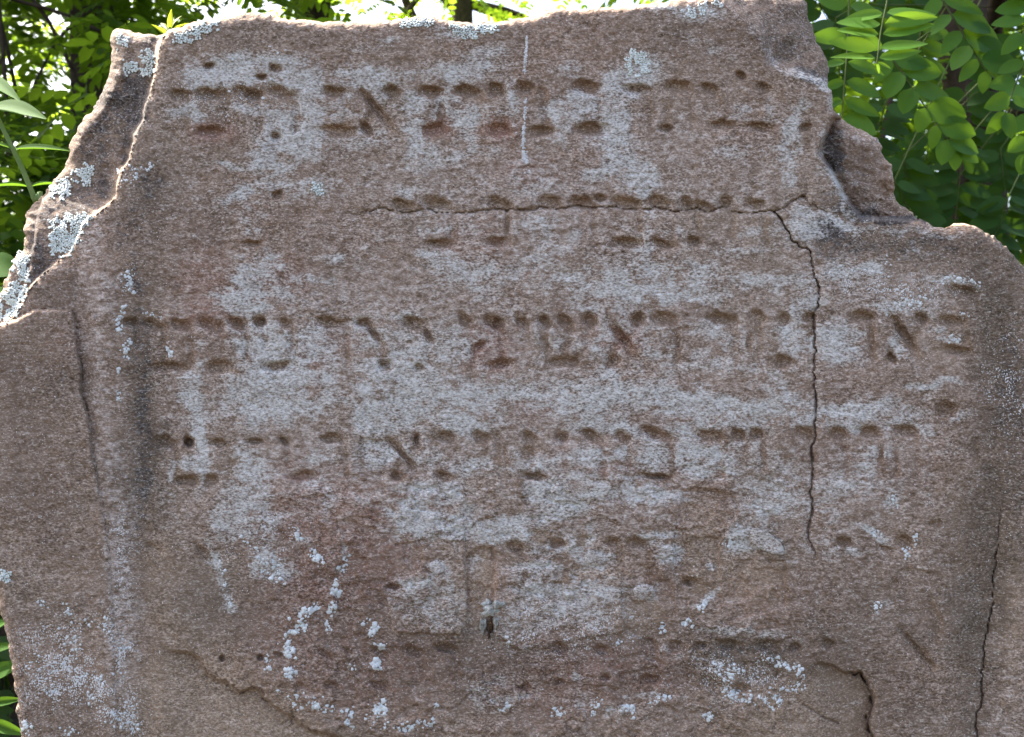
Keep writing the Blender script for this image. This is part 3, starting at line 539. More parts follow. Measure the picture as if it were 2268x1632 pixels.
TA = np.maximum(TA, .6 * (1 - sstep(6, 18, dO)) * sstep(-.5, .3, fbm(U, Vv, 1 / 40, octv=2, seed=146))); VE = np.clip((.30 + paint(VL, 30, 150)) * (1.0 + .7 * streak + .5 * blot) - 1.1 * markm - .8 * TA, 0, .9); SPm = paint(SPK, 10, 160) * (.6 + .8 * vnoise(U, Vv, 1 / 24, seed=165))  # pale veil cleared in letters, darkening their recesses by colour

# ------------------------------------------------------------------ stone mesh, split along its cracks and layers
cellc = step
# keep faces by centre, then pull the rim vertices onto the outline
dc = .25 * (dO[:-1, :-1] + dO[1:, :-1] + dO[1:, 1:] + dO[:-1, 1:])
keep = dc > 0
gx = np.gradient(dO, axis=0) / np.gradient(U, axis=0); gy = np.gradient(dO, axis=1) / np.gradient(Vv, axis=1)
gl = np.maximum(np.hypot(gx, gy), .25)
cnt = np.zeros(U.shape, int)
for di in (0, 1):
    for dj in (0, 1):
        cnt[di:NU - 1 + di, dj:NV - 1 + dj] += keep
rim = (cnt > 0) & (cnt < 4)
rim[[0, -1], :] = False; rim[:, [0, -1]] = False
mv = np.clip(-dO / gl, -9, 9) * rim
PU = U + mv * gx / gl; PV = Vv + mv * gy / gl
dep = -H / 1000.0
k = (D + dep) / D
Xw = (PU - CXU) * S * k; Zw = ZC + (CYU - PV) * S * k
CO = np.stack([Xw, dep, Zw], -1).astype(np.float32)
# vertex normals of the whole face, shared by all pieces so that seams stay invisible
tu = np.gradient(CO, axis=0); tv = np.gradient(CO, axis=1)
NO = np.cross(tu, tv); NO /= np.maximum(np.linalg.norm(NO, axis=-1, keepdims=True), 1e-12)
if NO[NU // 2, NV // 2, 1] > 0: NO = -NO
CU = .25 * (U[:-1, :-1] + U[1:, :-1] + U[1:, 1:] + U[:-1, 1:]); CV = .25 * (Vv[:-1, :-1] + Vv[1:, :-1] + Vv[1:, 1:] + Vv[:-1, 1:])
dFc = .25 * (dF[:-1, :-1] + dF[1:, :-1] + dF[1:, 1:] + dF[:-1, 1:])
wuc = .25 * (WU[:-1, :-1] + WU[1:, :-1] + WU[1:, 1:] + WU[:-1, 1:]); wvc = .25 * (WV[:-1, :-1] + WV[1:, :-1] + WV[1:, 1:] + WV[:-1, 1:])
c1 = CR['c1'][0]; c4 = CR['c4'][0]; c5 = CR['c5'][0]
UPPER = [(-400, 483), (201, 483), (400, 480)] + c1 + [(1778, 436), (1784, 412), (1800, 390), (1900, 300), (2000, -300), (-400, -300)]
RIGHT = [(1778, 436), (1751, 446), (1737, 463), (1717, 471)] + c4 + [(1801, 1264), (1810, 1292), (1818, 1330), (1806, 1467)] + S2[2:] + [(1950, 3300), (3000, 3300), (3000, 436)]
RBORD = [(2240, 560), (2230, 800), (2222, 1000)] + c5 + [(2160, 3300), (3000, 3300), (3000, 300)]
reg = np.zeros(CU.shape, np.int8)                                   # 0 main lower slab
reg[inside(UPPER, wuc, wvc)] = 1
reg[inside(RIGHT, wuc, wvc)] = 2
reg[inside(RBORD, wuc, wvc)] = 3
reg[inside(LBLOCK, wuc, wvc)] = 4
reg[(dFc < -4) & (CU < 900)] = 5
reg[(dFc < -4) & (CU >= 900) & (CV > 230)] = 6

HB = Vector((0, .03, 0))
stone = thing("headstone", "weathered brown sandstone headstone with worn inscription, cracks and grey lichen", "gravestone", HB)
vid = np.arange(NU * NV).reshape(NU, NV)
allq = np.stack([vid[:-1, :-1], vid[:-1, 1:], vid[1:, 1:], vid[1:, :-1]], -1)
# which way round gives normals towards -Y
a, b_, c_ = CO.reshape(-1, 3)[allq[NU // 2, NV // 2][:3]]
if np.cross(b_ - a, c_ - a)[1] > 0: allq = allq[..., ::-1]
attrs = {"tone_shade": DA, "lichen": LI, "stain_shade": ST, "red": RE, "tan": TA, "veil": VE, "speck": SPm}
# rim edges (one kept face only) -> sides running back
ek = {}
kf = np.argwhere(keep)
Q = allq[keep]
RG = reg[keep]
E = np.concatenate([Q[:, [0, 1]], Q[:, [1, 2]], Q[:, [2, 3]], Q[:, [3, 0]]]); ER = np.tile(RG, 4)
key = np.sort(E, axis=1); kk = key[:, 0].astype(np.int64) * (NU * NV) + key[:, 1]
uq, inv, ct = np.unique(kk, return_inverse=True, return_counts=True)
bd = ct[inv] == 1
BE = E[bd]; BR = ER[bd]
flat = CO.reshape(-1, 3); nflat = NO.reshape(-1, 3)
names = ["stone_slab", "stone_slab", "stone_slab", "border_strip", "border_strip", "stone_layer", "stone_layer"]
plabels = ["main lower slab with four worn rows of letters", "top slab above the level crack", "slab right of the long upright crack", "brown border strip right of the far right crack",
           "plain brown border block at lower left", "dark back layer with pale lichen rosettes", "dark broken shoulder of the back layer"]
BACKS = [.008, .022, .04, .062, .085]
gcx, gcz = 0.0, .35
for ri in range(7):
    fm = RG == ri
    q = Q[fm]
    if not len(q): continue
    used, invq = np.unique(q, return_inverse=True)
    co = flat[used]; no = nflat[used]; qq = invq.reshape(-1, 4)
    at = {kx: vx.reshape(-1)[used] for kx, vx in attrs.items()}
    be = BE[BR == ri]
    if len(be):
        bu, bi = np.unique(be, return_inverse=True); bi = bi.reshape(-1, 2)
        p0 = flat[bu]; u0 = U.reshape(-1)[bu]; v0 = Vv.reshape(-1)[bu]
        prev = np.searchsorted(used, bu)
        # inward direction of the outline at those vertices
        ix = (gx / gl).reshape(-1)[bu]; iz = -(gy / gl).reshape(-1)[bu]
        for bk in BACKS:
            wob = .006 * vnoise(u0 * 1.0, v0 + bk * 9000, 1 / 60, seed=170) + .002 * vnoise(u0, v0 + bk * 9000, 1 / 12, seed=171)
            ins = .12 * (bk - .03) * (bk > .03) + wob * min(1, bk / .02) * .9
            pn = np.stack([p0[:, 0] + ix * ins, np.maximum(bk, p0[:, 1] + bk * .6), p0[:, 2] + iz * ins], -1)
            new = np.arange(len(co), len(co) + len(bu))
            co = np.concatenate([co, pn])
            nn = np.stack([-ix, np.zeros(len(bu)) - .12, -iz], -1); nn += rs.normal(0, .10, nn.shape); nn /= np.linalg.norm(nn, axis=1, keepdims=True)
            no = np.concatenate([no, nn])
            for kx in at:
                base_v = attrs[kx].reshape(-1)[bu]
                at[kx] = np.concatenate([at[kx], base_v * .4])
            qq = np.concatenate([qq, np.stack([prev[bi[:, 1]], prev[bi[:, 0]], new[bi[:, 0]], new[bi[:, 1]]], -1)])
            prev = new
    me = mesh_np(names[ri], co, quads=qq, mat=M_STONE)
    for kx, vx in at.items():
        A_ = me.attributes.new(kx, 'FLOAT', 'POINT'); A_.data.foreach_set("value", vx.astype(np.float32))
    try:
        A_ = me.attributes.new("custom_normal", 'FLOAT_VECTOR', 'POINT'); A_.data.foreach_set("vector", no.astype(np.float32).ravel())
    except Exception as e: print("custom normals:", e)
    o = obj(names[ri], me, stone, HB); o["label"] = plabels[ri]
# rough dressed back of the slab
bm = bmesh.new()
vsb = []
ob = [OUT[i] for i in range(0, len(OUT), 2)]
for (u, v) in ob:
    p = P(u, v); cx, cz = 0, .5
    vsb.append(bm.verts.new((p.x * .985, .084, (p.z - cz) * .985 + cz)))
f = bm.faces.new(vsb)
bmesh.ops.triangulate(bm, faces=[f])
me = bpy.data.meshes.new("stone_back"); bm.to_mesh(me); bm.free(); me.materials.append(M_STONE)
obj("stone_back", me, stone, HB)

def hgt(u, v):
    i = min(max(int(np.searchsorted(us, u)), 0), NU - 1); j = min(max(int(np.searchsorted(vs, v)), 0), NV - 1)
    return -H[i, j] / 1000.0
def inpoly(u, v, pts):
    r = False
    for (x0, y0), (x1, y1) in zip(pts, pts[1:] + [pts[0]]):
        if (y0 > v) != (y1 > v) and u < (x1 - x0) * (v - y0) / (y1 - y0) + x0: r = not r
    return r

# ------------------------------------------------------------------ lichen crusts: many small swollen scales
def scales(name, spots, mat, label=None):
    """spots: (u, v, radius, lift mm); each an irregular low dome"""
    vsx = []; tr = []
    for (u, v, r, lift) in spots:
        n = random.choice((6, 7, 8)); k0 = len(vsx)
        d0 = hgt(u, v)
        vsx.append(P(u, v, d0 - lift / 1000))
        a0 = random.random() * 6.28
        jit_a = [random.uniform(-.3, .3) for _ in range(n)]; jit_r = [random.uniform(.6, 1.35) for _ in range(n)]
        for ring, (rr, lf) in enumerate(((.80, .92), (1.0, -.35))):
            for i in range(n):
                a = a0 + i * 6.2832 / n + (jit_a[i])
                q = r * rr * jit_r[i]
                uu, vv = u + q * math.cos(a), v + q * math.sin(a)
                vsx.append(P(uu, vv, (hgt(uu, vv) if ring else d0 * .5 + hgt(uu, vv) * .5) - lift * lf / 1000))
        for i in range(n):
            j = (i + 1) % n
            tr.append((k0, k0 + 1 + j, k0 + 1 + i))
            tr.append((k0 + 1 + i, k0 + 1 + j, k0 + 1 + n + j)); tr.append((k0 + 1 + i, k0 + 1 + n + j, k0 + 1 + n + i))
    if not tr: return
    o = obj(name, mesh_np(name, [tuple(p) for p in vsx], tris=tr, mat=mat), stone, HB)
    if label: o["label"] = label
    return o
def fill(poly, gap, r, lift, hole=.0, edge=1.0):
    xs = [p[0] for p in poly]; ys = [p[1] for p in poly]; pts = []
    area = (max(xs) - min(xs)) * (max(ys) - min(ys))
    for _ in range(int(area / (gap * gap) * 8)):
        u = random.uniform(min(xs), max(xs)); v = random.uniform(min(ys), max(ys))
        uu = u + 5 * math.sin(v * .35) + random.gauss(0, 2); vv = v + 5 * math.sin(u * .31) + random.gauss(0, 2)
        if not inpoly(uu, vv, poly): continue
        if hole and float(vnoise(np.array([u]), np.array([v]), 1 / 13, seed=180)[0]) < hole - .55: continue
        if all((u - a) ** 2 + (v - b) ** 2 > gap * gap for a, b, _, _ in pts):
            pts.append((u, v, r * random.uniform(.75, 1.25), lift * random.uniform(.7, 1.3)))
    return pts
random.seed(11)
ROS = [
 [(158,378),(172,360),(195,362),(206,372),(208,392),(196,404),(190,420),(178,416),(172,402),(160,400)],
 [(112,408),(126,404),(142,392),(156,402),(156,425),(146,434),(136,443),(122,438),(110,428)],
 [(112,492),(124,486),(134,492),(142,478),(158,470),(176,472),(182,480),(198,476),(205,478),(192,492),(182,506),(176,524),(166,545),(148,566),(126,570),(112,556),(108,530)],
 [(44,560),(54,556),(62,572),(64,600),(66,620),(58,640),(48,668),(34,698),(14,706),(-14,716),(-24,690),(2,656),(18,640),(34,622),(30,592)],
 [(278,128),(296,134),(310,128),(320,112),(330,108),(344,116),(340,140),(336,168),(322,164),(300,150),(284,164),(272,152)],
 [(258,78),(272,76),(284,80),(282,98),(272,112),(266,106)],
 [(380,84),(400,76),(432,60),(470,46),(486,48),(472,62),(448,78),(430,92),(398,96)],
 [(992,58),(1010,54),(1050,58),(1084,54),(1106,54),(1100,66),(1072,78),(1048,86),(1020,84),(1000,72)],
 [(886,50),(906,44),(938,40),(962,46),(956,58),(936,54),(916,60),(894,62)],
 [(1384,116),(1402,110),(1424,118),(1438,134),(1434,158),(1420,170),(1404,166),(1388,150)],
 [(690,408),(704,404),(710,420),(716,430),(700,432),(690,424)],
 [(-4,1270),(10,1262),(22,1270),(24,1284),(10,1290),(-4,1284)],
 [(1510,24),(1560,8),(1600,2),(1570,22),(1530,40)],  # pale scales painting the sunlit top edge
]
for i, poly in enumerate(ROS):
    scales("lichen_highlight_patch", fill(poly, 3.5, 3.1, .9 if i not in (9, 12) else .4, .10), M_ROSETTE)
# white granular crusts strewn along worn strokes: path, half width, number, radius
def strew(path, wid, n, r):
    pts = []
    L = [math.dist(a, b) for a, b in zip(path, path[1:])] or [0]
    for _ in range(n):
        if len(path) == 1: u, v = path[0]
        else:
            t = random.uniform(0, sum(L)); i = 0
            while i < len(L) - 1 and t > L[i]: t -= L[i]; i += 1
            f = t / max(L[i], 1e-6); u = path[i][0] + (path[i + 1][0] - path[i][0]) * f; v = path[i][1] + (path[i + 1][1] - path[i][1]) * f
        rr = r * random.choice((.45, .6, .8, 1.0, 1.3, 1.7))
        pts.append((u + random.gauss(0, wid), v + random.gauss(0, wid), rr, min(.4, .26 * rr / 3)))
    return pts
ST_ = [
 ([(291,600),(283,625),(292,650)], 7, 34, 3.2), ([(276,680),(264,700),(262,728),(274,738)], 3.5, 34, 2.8), ([(288,750),(276,775),(280,800)], 4, 22, 3.2), ([(262,815),(262,826)], 2, 8, 2.6), ([(263,860),(262,890)], 2, 14, 2.6), ([(318,690),(350,700),(360,708)], 3, 16, 2.2), ([(366,750),(374,790)], 4, 16, 2.8),
 ([(735,1285),(748,1300),(742,1330),(730,1360)], 5, 46, 4.2), ([(728,1375),(724,1400)], 3, 12, 3.0), ([(700,1342),(690,1352),(668,1352)], 6, 26, 4.0), ([(650,1375),(680,1372),(662,1385)], 8, 26, 3.4), ([(634,1405),(650,1395),(676,1398)], 5, 20, 3.6), ([(640,1425),(642,1455)], 6, 40, 4.4), ([(642,1480),(636,1500)], 5, 24, 3.8),
 ([(588,1445),(596,1465),(592,1485)], 4, 18, 3.2), ([(620,1525),(608,1535)], 2, 3, 3.4), ([(640,1555),(680,1562),(720,1568),(760,1570)], 9, 46, 3.0), ([(700,1560)], 6, 10, 4), ([(776,1575),(770,1600),(785,1612)], 6, 22, 3.6), ([(836,1560),(846,1580)], 7, 30, 4.4), ([(815,1595),(860,1600)], 8, 18, 3.0),
 ([(880,1608),(920,1606),(965,1606)], 6, 50, 3.4), ([(833,1385),(820,1405)], 4, 20, 3.8), ([(833,1430),(850,1432)], 4, 16, 4.0), ([(810,1375)], 4, 6, 3), ([(826,1475),(838,1470)], 6, 24, 4.4), ([(762,1470),(790,1478)], 4, 8, 2.6), ([(965,1560)], 3, 5, 4),
 ([(1690,1458),(1712,1462),(1735,1472),(1760,1478),(1776,1484)], 6, 56, 2.8), ([(1776,1490),(1766,1516),(1745,1530),(1720,1535)], 8, 50, 2.6), ([(1720,1548),(1690,1552),(1672,1545),(1640,1548),(1612,1535),(1598,1520)], 10, 90, 2.6), ([(1600,1500),(1640,1492)], 6, 20, 2.6), ([(1590,1470),(1620,1480)], 8, 26, 2.4),
 ([(1568,1330),(1550,1348)], 4, 24, 3.2), ([(1470,1378),(1462,1405)], 3, 16, 3.0), ([(1510,1380),(1530,1380)], 5, 24, 3.0), ([(2025,1175),(2028,1210)], 3, 20, 2.6), ([(2010,1222)], 6, 14, 2.4), ([(1938,1345)], 7, 22, 2.2),
 ([(1380,1565),(1400,1575)], 5, 26, 3.4), ([(1225,1575),(1250,1578)], 5, 24, 3.2), ([(1110,1570),(1130,1560)], 5, 12, 3), ([(1330,1545),(1310,1585)], 6, 24, 2.6), ([(1480,1540),(1440,1560)], 6, 26, 2.4), ([(1570,1585)], 5, 14, 3), ([(1130,1415),(1126,1430)], 4, 16, 2.8),
 ([(540,1185),(560,1215),(575,1240),(580,1270)], 6, 30, 2.6), ([(660,1180)], 7, 20, 3.2), ([(690,1220),(705,1245)], 6, 26, 3.2), ([(765,1235),(755,1265)], 5, 26, 3.4), ([(620,1240),(600,1270),(625,1290)], 8, 30, 2.8), ([(480,1230),(495,1290),(510,1340)], 4, 30, 2.4), ([(1620,1195),(1605,1210)], 5, 18, 2.8),
 ([(100,1340),(85,1335)], 6, 10, 2.2), ([(150,1352)], 8, 14, 2.2), ([(150,1395),(170,1420),(165,1440)], 12, 44, 2.2), ([(200,1380),(245,1372)], 10, 26, 2.0), ([(60,1470),(110,1480),(150,1470)], 14, 44, 2.0), ([(190,1500),(240,1510)], 10, 30, 2.2), ([(110,1525),(120,1535)], 6, 14, 2.2), ([(205,1540),(190,1545)], 8, 18, 2.2),
 ([(280,1570),(260,1610),(290,1620)], 14, 56, 2.4), ([(58,1610)], 6, 18, 3.2), ([(140,1620),(170,1630)], 10, 22, 2.2), ([(255,1430),(290,1425)], 9, 24, 2.2), ([(2075,620),(2120,618),(2165,632)], 5, 40, 2.6), ([(1960,690),(2010,668),(2060,668)], 8, 46, 2.6), ([(1830,600),(1900,590),(1990,600)], 12, 40, 2.0), ([(2130,700)], 6, 12, 2.4),
 ([(2105,750),(2125,754)], 5, 24, 2.4), ([(490,200),(560,160),(640,150)], 26, 60, 2.0), ([(1370,1420)], 5, 10, 2.2), ([(1975,1100),(1990,1112)], 6, 22, 2.4), ([(1930,1175),(1945,1185)], 5, 18, 2.2), ([(270,400),(300,390)], 12, 24, 2.2), ([(340,365),(330,370),(290,375)], 6, 18, 2.4), ([(1520,35)], 4, 6, 3),
]
for sp_ in ST_:
    pts = [p for p in strew(*sp_) if inpoly(p[0], p[1], OUT) and p[1] < 1660]
    scales("lichen_crust", pts, M_CRUST)

# dried dropping that ran down from the top edge
def ribbon(path, mat, name, lift=.0005):
    vsx = []; q = []
    for i, (u, v, w) in enumerate(path):
        for s in (-1, -.45, .45, 1):
            uu = u + s * w
            vsx.append(P(uu, v, hgt(uu, v) - (lift if abs(s) < .9 else -.0004)))
        if i:
            b = 4 * i
            for j in range(3): q.append((b - 4 + j, b - 3 + j, b + 1 + j, b + j))
    return obj(name, mesh_np(name, [tuple(p) for p in vsx], quads=q, mat=mat), stone, HB)
random.seed(3)
def run(pts, n):
    out = []
    for i in range(n):
        t = i / (n - 1) * (len(pts) - 1); k = min(int(t), len(pts) - 2); f = t - k
        a, b = pts[k], pts[k + 1]
        out.append(tuple(a[j] + (b[j] - a[j]) * f + (random.gauss(0, .5) if j < 2 else random.gauss(0, .35)) for j in range(3)))
    return out
def drip(path, n):
    pts = []
    for _ in range(n):
        t = random.uniform(0, len(path) - 1.001); k_ = int(t); f_ = t - k_
        u, v, w = (path[k_][j] + (path[k_ + 1][j] - path[k_][j]) * f_ for j in range(3))
        if float(vnoise(np.array([u]), np.array([v]), 1 / 9, seed=185)[0]) < -.35: continue
        pts.append((u + random.gauss(0, w * .38), v, random.uniform(1.5, 2.6), .22))
    scales("dropping_streak", pts, M_DROP)
drip([(1166,80,2.2),(1166,100,4),(1164,130,5),(1161,150,4.5),(1162,185,3)], 120)
drip([(1164,212,2.5),(1163,240,4.4),(1160,280,4),(1158,305,3.6),(1158,330,4.5),(1163,352,9),(1168,370,11),(1170,384,7)], 300)

# loose flake of stone lifting off
def flake(poly, lift, name, label):
    cx = sum(p[0] for p in poly) / len(poly); cy = sum(p[1] for p in poly) / len(poly)
    vsx = [P(cx, cy, hgt(cx, cy) - lift)]; n = len(poly)
    for sc_, lf in ((.6, lift * .8), (.97, lift * 1.0), (1.0, lift * .6), (.95, -.001)):
        for (u, v) in poly:
            uu, vv = cx + (u - cx) * sc_, cy + (v - cy) * sc_
            vsx.append(P(uu, vv, hgt(uu, vv) - lf * random.uniform(.85, 1.1)))
    tr = [(0, 1 + (i + 1) % n, 1 + i) for i in range(n)]; q = []
    for rr in range(3):
        for i in range(n):
            j = (i + 1) % n; b0 = 1 + rr * n
            q.append((b0 + i, b0 + j, b0 + n + j, b0 + n + i))
    me = mesh_np(name, [tuple(p) for p in vsx], tris=tr, quads=q, mat=M_STONE)
    for kx, vx in (("lichen", .6), ("stain_shade", 0), ("red", 0), ("tan", 0), ("veil", .6), ("speck", .3)):
        A_ = me.attributes.new(kx, 'FLOAT', 'POINT'); A_.data.foreach_set("value", np.full(len(vsx), vx, np.float32))
    o = obj(name, me, stone, HB); o["label"] = label
flake([(1666,1170),(1680,1169),(1694,1174),(1705,1182),(1718,1193),(1729,1202),(1735,1214),(1738,1227),(1722,1230),(1703,1224),(1684,1216),(1670,1207),(1660,1196),(1659,1182)], .0034, "stone_flake", "pale grey flake lifting off the slab")
flake([(1400,1305),(1412,1296),(1430,1292),(1446,1300),(1452,1318),(1440,1326),(1420,1330),(1406,1322)], .0013, "stone_flake", "small grey flake above a tan hollow")
flake([(1296,1225),(1312,1218),(1330,1226),(1344,1240),(1330,1252),(1308,1252),(1294,1242)], .0011, "stone_flake", "small pale flake below the worn letters")
flake([(942,1252),(955,1244),(968,1240),(985,1262),(972,1272),(954,1266)], .0016, "stone_flake", "tiny grey chip on the slab")
flake([(1560,1250),(1572,1246),(1586,1252),(1580,1264),(1566,1262)], .0014, "stone_flake", "tiny pale chip right of the middle")

# dried insect case stuck to the stone
nb = P(1085, 1365, hgt(1085, 1365))
nest = thing("insect_case", "pale papery insect case with dark opening stuck low on the stone", "insect case", nb)
def lump(name, u, v, ru, rv, h, mat, seed, parent=nest):
    rr = np.random.RandomState(seed); vsx = []; q = []; tr = []
    nr, na = 7, 18
    d0 = hgt(u, v)
    vsx.append(P(u, v, d0 - h))
    for i in range(1, nr + 1):
        t = i / nr
        for j in range(na):
            a = j * 6.2832 / na
            w = 1 + .20 * math.sin(3 * a + seed) + .16 * math.sin(5 * a + 2 * seed) + .10 * math.sin(9 * a + seed) + rr.normal(0, .06)
            hh = h * math.sqrt(max(0, 1 - t ** 2.5)) * (1 + rr.normal(0, .16)) - (.002 if i == nr else 0)
            uu, vv = u + ru * t * w * math.cos(a), v + rv * t * w * math.sin(a)
            vsx.append(P(uu, vv, d0 - hh))
    tr = [(0, 1 + (j + 1) % na, 1 + j) for j in range(na)]
    for i in range(nr - 1):
        for j in range(na):
            b0 = 1 + i * na; jj = (j + 1) % na
            q.append((b0 + j, b0 + jj, b0 + na + jj, b0 + na + j))
    return obj(name, mesh_np(name, [tuple(p) for p in vsx], tris=tr, quads=q, mat=mat), parent, nb)
lump("case_shell", 1088, 1352, 24, 15, .0055, M_NEST, 1)
lump("case_shell", 1103, 1338, 15, 9, .0042, M_NEST, 2)
lump("case_shell", 1078, 1338, 12, 12, .0030, M_NEST, 5)
lump("case_rim", 1069, 1386, 9, 20, .0034, M_NESTRIM, 3)
lump("case_opening", 1084, 1384, 11, 17, .0022, M_DARKNEST, 4)
lump("case_rim", 1098, 1378, 6, 14, .0026, M_NESTRIM, 9)
lump("hanging_shred", 1082, 1402, 3, 15, .0040, M_DARKNEST, 6)
lump("hanging_shred", 1087, 1382, 5, 6, .0040, M_SHRED, 8)

# ------------------------------------------------------------------ leaves and plants
def leaf_mesh(name, mat, wid=.42, point=.35, fold=.10, droop=.10, n=8):
    """unit-length leaf along +X, half width in Y, facing +Z, with a midrib fold"""
    vsx = []; q = []
    for i in range(n + 1):
        t = i / n
        w = wid * .5 * (math.sin(math.pi * min(1, t ** (.8))) ** (.62) if 0 < t < 1 else 0.0)
        w *= 1 - point * t * t
        if i in (0, n): w = .012
        z = -droop * t * t
        for s in (-1, -.55, 0, .55, 1):
            vsx.append((t, s * w, z + fold * abs(s) * w * 1.2 - .04 * (abs(s) ** 3) * w))
        if i:
            b = 5 * i
            for j in range(4): q.append((b - 5 + j, b + j, b + j + 1, b - 4 + j))
    return mesh_np(name, vsx, quads=q, mat=mat)
LEAFLETS = [leaf_mesh("leaflet", M_LEAF, w, p_, f_, d_) for w, p_, f_, d_ in ((.36, .25, .3, .06), (.42, .15, .15, .12), (.38, .3, .5, .16), (.47, .12, .2, .05))]
LEAFNEAR = [leaf_mesh("leaflet", M_LEAFN, w, p_, f_, d_, 10) for w, p_, f_, d_ in ((.33, .25, .12, .05), (.37, .15, .22, .09), (.30, .3, .3, .12), (.38, .12, .08, .04))]
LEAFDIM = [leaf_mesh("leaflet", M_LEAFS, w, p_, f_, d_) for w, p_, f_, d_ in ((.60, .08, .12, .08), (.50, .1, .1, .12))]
LEAFROUND = [leaf_mesh("leaflet", M_LEAF, w, p_, f_, d_) for w, p_, f_, d_ in ((.62, .08, .12, .08), (.70, .05, .2, .1), (.56, .1, .1, .14))]
HERBL = [leaf_mesh("leaf", M_HERB, w, p_, f_, d_, 12) for w, p_, f_, d_ in ((.30, .45, .4, .12), (.27, .5, .6, .2), (.34, .4, .3, .25))]
SPRIGL = [leaf_mesh("leaf", M_SPRIG, w, .5, .5, d_) for w, d_ in ((.24, .1), (.2, .3))]

def place_leaf(me, parent, base, tip, normal, width=1.0, owner=None, name="leaflet"):
    d = Vector(tip) - Vector(base); L = d.length; x = d.normalized()
    z = Vector(normal); z = (z - x * z.dot(x)).normalized(); y = z.cross(x)
    M = Matrix(((x.x * L, y.x * L * width, z.x * L, base[0]), (x.y * L, y.y * L * width, z.y * L, base[1]), (x.z * L, y.z * L * width, z.z * L, base[2]), (0, 0, 0, 1)))
    o = bpy.data.objects.new(name, me); C.objects.link(o); o.parent = parent
    if owner is not None: o.matrix_parent_inverse = Matrix.Translation(-Vector(owner))
    o.matrix_basis = M
    return o

def tube(path, r0, r1, n=7, wob=0.0, rnd=random):
    """tapered tube along a list of points -> verts, quads"""
    vsx = []; q = []; m = len(path)
    for i, p in enumerate(path):
        p = Vector(p)
        t = (Vector(path[min(i + 1, m - 1)]) - Vector(path[max(i - 1, 0)])).normalized()
        a = Vector((0, 0, 1)) if abs(t.z) < .9 else Vector((1, 0, 0))
        x = t.cross(a).normalized(); y = t.cross(x)
        r = r0 + (r1 - r0) * i / (m - 1)
        for j in range(n):
            an = j * 6.2832 / n
            rr = r * (1 + wob * rnd.uniform(-1, 1))
            vsx.append(tuple(p + x * rr * math.cos(an) + y * rr * math.sin(an)))
        if i:
            b = n * i
            for j in range(n): q.append((b - n + j, b - n + (j + 1) % n, b + (j + 1) % n, b + j))
    return vsx, q
def bez(pts, n):
    """smooth curve through points"""
    pts = [Vector(p) for p in pts]; out = []
    ext = [pts[0] * 2 - pts[1]] + pts + [pts[-1] * 2 - pts[-2]]
    for s in range(len(pts) - 1):
        a, b, c, d = ext[s:s + 4]
        for i in range(n):
            t = i / n
            out.append(.5 * ((2 * b) + (c - a) * t + (2 * a - 5 * b + 4 * c - d) * t * t + (3 * b - a - 3 * c + d) * t ** 3))
    return out + [pts[-1]]
def tubes(name, lst, mat, parent=None, base=None, n=7, wob=0.0):
    vsx = []; q = []
    for path, r0, r1 in lst:
        a, b = tube(path, r0, r1, n, wob); k0 = len(vsx); vsx += a; q += [tuple(k0 + i for i in f) for f in b]
    return obj(name, mesh_np(name, vsx, quads=q, mat=mat), parent, base)

# far fronds: arrays of hexagonal leaflets along drooping stalks, one mesh per crown
HEX = np.array([(0, 0, 0), (.28, .19, .03), (.68, .20, .02), (1, 0, -.06), (.68, -.20, .02), (.28, -.19, .03), (.45, 0, -.01)], np.float32)
HTRI = np.array([(0, 6, 1), (1, 6, 2), (2, 6, 3), (3, 6, 4), (4, 6, 5), (5, 6, 0)], np.int32)[:, [0, 2, 1]]
def sunlit_gap(c, rnd):  # crowns are cut open along the sun's path to the stone
    p = np.array(c) - np.array(sd) * ((c[1] - .04) / sd.y)
    return -.52 < p[0] < .50 and .40 < p[2] < 1.06 and rnd.rand() > .03
def frond_cloud(name, centres, rnd, leaf=.042, pairs=6, spread=.5, mat=None, parent=None, base=None):
    B = []; T = []; Nn = []; Ls = []
    for c in centres:
        if sunlit_gap(c, rnd): continue
        a = rnd.uniform(0, 2 * math.pi); d = np.array([math.cos(a), math.sin(a), rnd.uniform(-.9, .25)]); d /= np.linalg.norm(d)
        nrm = np.array([rnd.normal(0, .35), rnd.normal(0, .35), 1.0]); nrm /= np.linalg.norm(nrm)
        s = np.cross(nrm, d); s /= np.linalg.norm(s); nrm = np.cross(d, s)
        L = leaf * rnd.uniform(.75, 1.25); gap = L * .46
        p = np.array(c, float)
        for i in range(pairs):
            p = p + d * gap; d = d + np.array([0, 0, -.07]); d /= np.linalg.norm(d)
            ll = L * (1 - .35 * abs(i - pairs * .4) / pairs)
            for sg in (-1, 1):
                t = s * sg * .93 + d * .30 + np.array([0, 0, -rnd.uniform(0, .3)]); t /= np.linalg.norm(t)
                B.append(p); T.append(t); Ls.append(ll); Nn.append(nrm + rnd.normal(0, .25, 3))
        B.append(p); T.append(d); Ls.append(L * .9); Nn.append(nrm)
    B = np.array(B); T = np.array(T); Nn = np.array(Nn); Ls = np.array(Ls)
    Y = np.cross(Nn, T); Y /= np.linalg.norm(Y, axis=1, keepdims=True); Z = np.cross(T, Y)
    co = B[:, None, :] + Ls[:, None, None] * (HEX[None, :, 0:1] * T[:, None, :] + HEX[None, :, 1:2] * Y[:, None, :] + HEX[None, :, 2:3] * Z[:, None, :])
    tri = (HTRI[None] + (np.arange(len(B)) * 7)[:, None, None]).reshape(-1, 3)
    return obj(name, mesh_np(name, co.reshape(-1, 3), tris=tri, mat=mat or M_LEAFD), parent, base)
